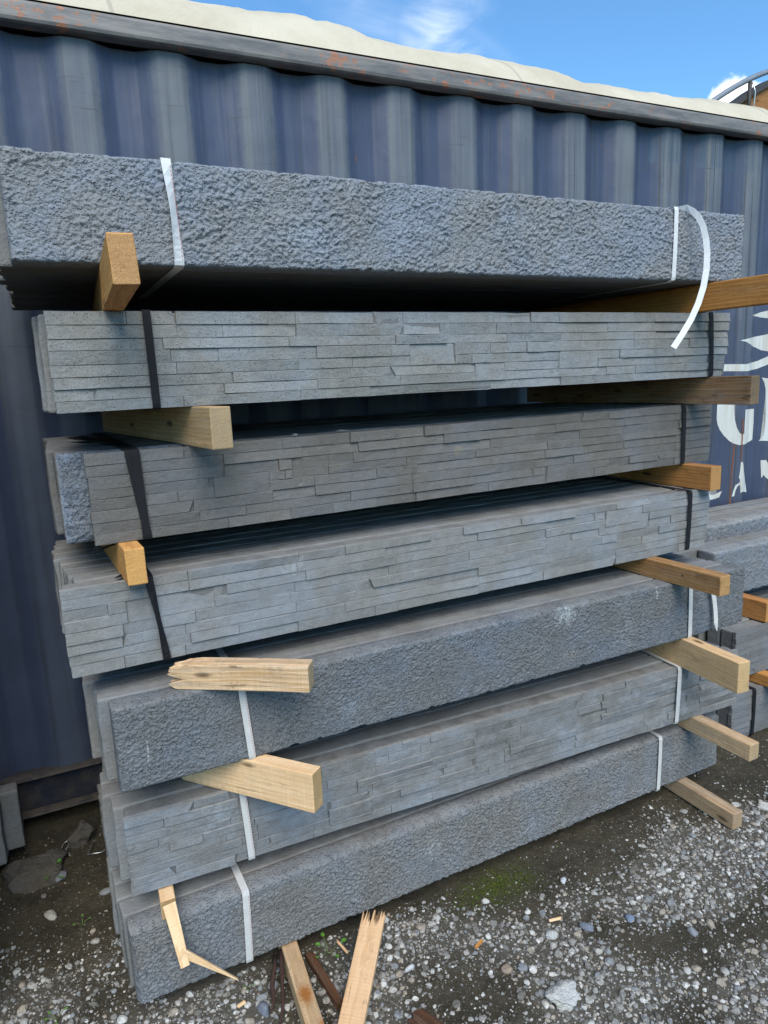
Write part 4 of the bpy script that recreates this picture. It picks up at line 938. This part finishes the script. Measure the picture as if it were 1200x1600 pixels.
for k, (pts, rr, lab) in enumerate([
    ([(0.385, 1.530, 0.030), (0.372, 1.495, 0.032), (0.352, 1.455, 0.022), (0.345, 1.420, 0.014), (0.330, 1.395, 0.010)], [0.007, 0.0055, 0.0065, 0.0045, 0.002], 'left of two dark brown roots by the pale bearer'),
    ([(0.400, 1.530, 0.040), (0.390, 1.490, 0.036), (0.375, 1.445, 0.026), (0.362, 1.400, 0.016), (0.340, 1.360, 0.008)], [0.006, 0.0065, 0.005, 0.0045, 0.002], 'right of two dark brown roots by the pale bearer')]):
    o = tube('dead_root', pts, rr, M['bark'], None, 7); tag(o, lab, 'root', 'dead roots under the stack')

def rock(name, x, y, r, sq, mat, label, seed, lift=0.35, cat='stone', group='larger stones on the ground', sub=3, ang=0.35, z=None):
    b, f = ico(sub); v = rock_verts(b, 1.0, sq, seed, 0.06)
    n = fbm(b[:, 0] * 2.3 + seed, b[:, 1] * 2.3 + b[:, 2] * 1.7, seed, 4) - 0.5
    v = v * (1 + 0.55 * ang / 0.35 * n[:, None]) * r
    o = mesh_obj(name, v, f, mat, None, True)
    o.location = (x, y, (float(ground_z(np.array(x), np.array(y))) if z is None else z) + r * sq[2] * lift)
    o.rotation_euler = (0, 0, seed * 1.3); tag(o, label, cat, group); return o
rock('rock', 0.958, 1.090, 0.046, (1.05, 0.85, 0.55), M['rock'], 'largest pale lumpy rock in the gravel heap', 29, 0.45, sub=4, ang=0.55)
rock('rock', 0.898, 1.235, 0.0145, (1.15, 0.85, 0.75), M['rockb'], 'smooth brown pebble in front of the gravel heap', 4)
rock('rock', 0.686, 1.358, 0.0135, (1.25, 0.8, 0.7), M['rockw'], 'white angular stone between the plank and the gravel heap', 5, sub=2)
rock('rock', 1.290, 1.204, 0.0150, (1.0, 0.9, 0.6), M['rocks'], 'flat blue-slate stone right of the gravel heap', 6, sub=2)
rock('rock', 0.985, 1.45, 0.013, (0.9, 0.9, 0.8), M['rockw'], 'white stone on the mossy soil beside the lowest bundle', 7)
rock('rock', 1.232, 1.405, 0.012, (1.1, 0.8, 0.7), M['rockw'], 'pale stone on the bare soil right of the moss', 8)
rock('rock', 1.165, 1.235, 0.017, (1.2, 0.8, 0.65), M['rocks'], 'blue-grey stone at the back of the gravel heap', 9, sub=2)
rock('rock', 0.935, 1.215, 0.014, (1, 1, .8), M['rockg'], 'grey stone left of the largest rock', 10)
rock('rock', 1.06, 1.255, 0.019, (1.2, .9, .6), M['rock'], 'broad pale stone on top of the gravel heap', 12)
rock('rock', 1.40, 1.09, 0.014, (1.1, .9, .7), M['rockg'], 'grey stone on the trodden soil at the right', 13)
rock('rock', 2.05, 1.34, 0.022, (1.2, .9, .6), M['rock'], 'broad pale stone beside the pale bearer on the gravel', 14)
rock('rock', 0.325, 1.455, 0.016, (1, .9, .8), M['rockg'], 'grey stone between the near corner of the stack and the roots', 15)
rock('rock', 0.360, 1.475, 0.014, (1, .9, .8), M['rockg'], 'round grey stone tucked against the roots', 16)
rock('rock', 0.318, 1.420, 0.017, (1, 1.2, .7), M['rocks'], 'blue-grey stone in front of the roots', 17)
rock('rock', -0.038, 2.345, 0.052, (1.0, 0.9, 0.8), M['dullrock'], 'brown lumpy rock in the shade by the container', 18, 0.5, sub=4, ang=0.5)
rock('concrete_lump', -0.175, 2.25, 0.105, (0.85, 1.0, 0.40), M['dullrock'], 'dull concrete lump under the dark sleeper ends on the left', 19, 0.3, 'concrete lump', None, 4, 0.3)
rock('rock', -0.105, 2.185, 0.022, (1.2, .9, .5), M['rockg'], 'flat grey stone in the shade left of the stack', 20, sub=2)
rock('rock', -0.135, 2.02, 0.020, (1.3, .9, .6), M['rock'], 'pale stone low in the shaded left corner', 21, sub=2)
rock('rock', 0.02, 2.05, 0.019, (1.2, .9, .4), M['rockg'], 'flat stone beside the left end of the lowest bundle', 22, sub=2)
rock('rubble_chip', 0.565, 1.62, 0.011, (1.6, .8, .35), M['rs1'], 'bluish concrete chip on top of the dark ledgestone bundle', 23, 0.5, 'concrete chip', None, 2, 0.35, 1.3545)
rock('rubble_chip', 0.70, 1.64, 0.012, (1.5, .9, .3), M['rockg'], 'grey concrete crumb on top of the dark ledgestone bundle', 24, 0.5, 'concrete chip', None, 2, 0.35, 1.3545)

# bent wire clips in the shade
o = tube('wire_clip', [(-0.10, 2.29, 0.012), (-0.088, 2.335, 0.012), (-0.075, 2.345, 0.012), (-0.068, 2.335, 0.012), (-0.085, 2.285, 0.012)], 0.0018, M['wire'], None, 6); tag(o, 'bright bent wire clip left of the brown rock', 'wire', 'wire clips on the ground')
o = tube('wire_clip', [(0.005, 2.30, 0.012), (-0.02, 2.235, 0.012), (0.02, 2.225, 0.012), (0.045, 2.24, 0.012)], 0.0018, M['wire'], None, 6); tag(o, 'bright bent wire clip right of the brown rock', 'wire', 'wire clips on the ground')

def weed(x, y, n, size, label, seed):
    g = np.random.default_rng(seed); z0 = float(ground_z(np.array(x), np.array(y)))
    r = empty('weed', (x, y, z0))
    for k in range(n):
        a = 6.283 * k / n + g.normal() * 0.4; l = size * g.uniform(0.6, 1.2); hh = size * g.uniform(0.35, 1.1)
        tip = Vector((math.cos(a) * l, math.sin(a) * l, hh)); mid = tip * 0.5 + Vector((0, 0, hh * 0.25))
        tube('stem', [(0, 0, 0), mid, tip], [0.0011, 0.0009, 0.0006], M['weedstem'], r, 5)
        d = Vector((math.cos(a), math.sin(a), 0.15)).normalized(); s = Vector((-d.y, d.x, 0)); up = d.cross(s); lf = size * g.uniform(0.28, 0.42)
        V = [tip]; ring = 8
        for q in range(ring):
            t = 6.283 * q / ring; V.append(tip + d * (lf * 0.55 + math.cos(t) * lf * 0.6) + s * math.sin(t) * lf * 0.5 - up * abs(math.sin(t)) * lf * -0.12)
        V[0] = tip + d * lf * 0.5 - up * 0.001
        mesh_obj('leaf', [tuple(v) for v in V], [(0, 1 + q, 1 + (q + 1) % ring) for q in range(ring)], M['weedleaf'], r, True)
    tag(r, label, 'weed', 'weeds growing at the foot of the stack')
weed(0.520, 1.500, 5, 0.034, 'small green weed between the pale bearer and the peach plank', 1)
weed(-0.128, 1.640, 4, 0.022, 'tiny bright weed at the bottom left corner of the picture', 2)
weed(-0.125, 2.195, 6, 0.036, 'leafy weed beside the concrete lump in the shade', 3)
weed(-0.055, 1.935, 3, 0.02, 'tiny weed in the shaded gravel left of the stack', 4)
weed(0.302, 1.500, 3, 0.012, 'tiny weed under the edge of the lowest bundle', 5)
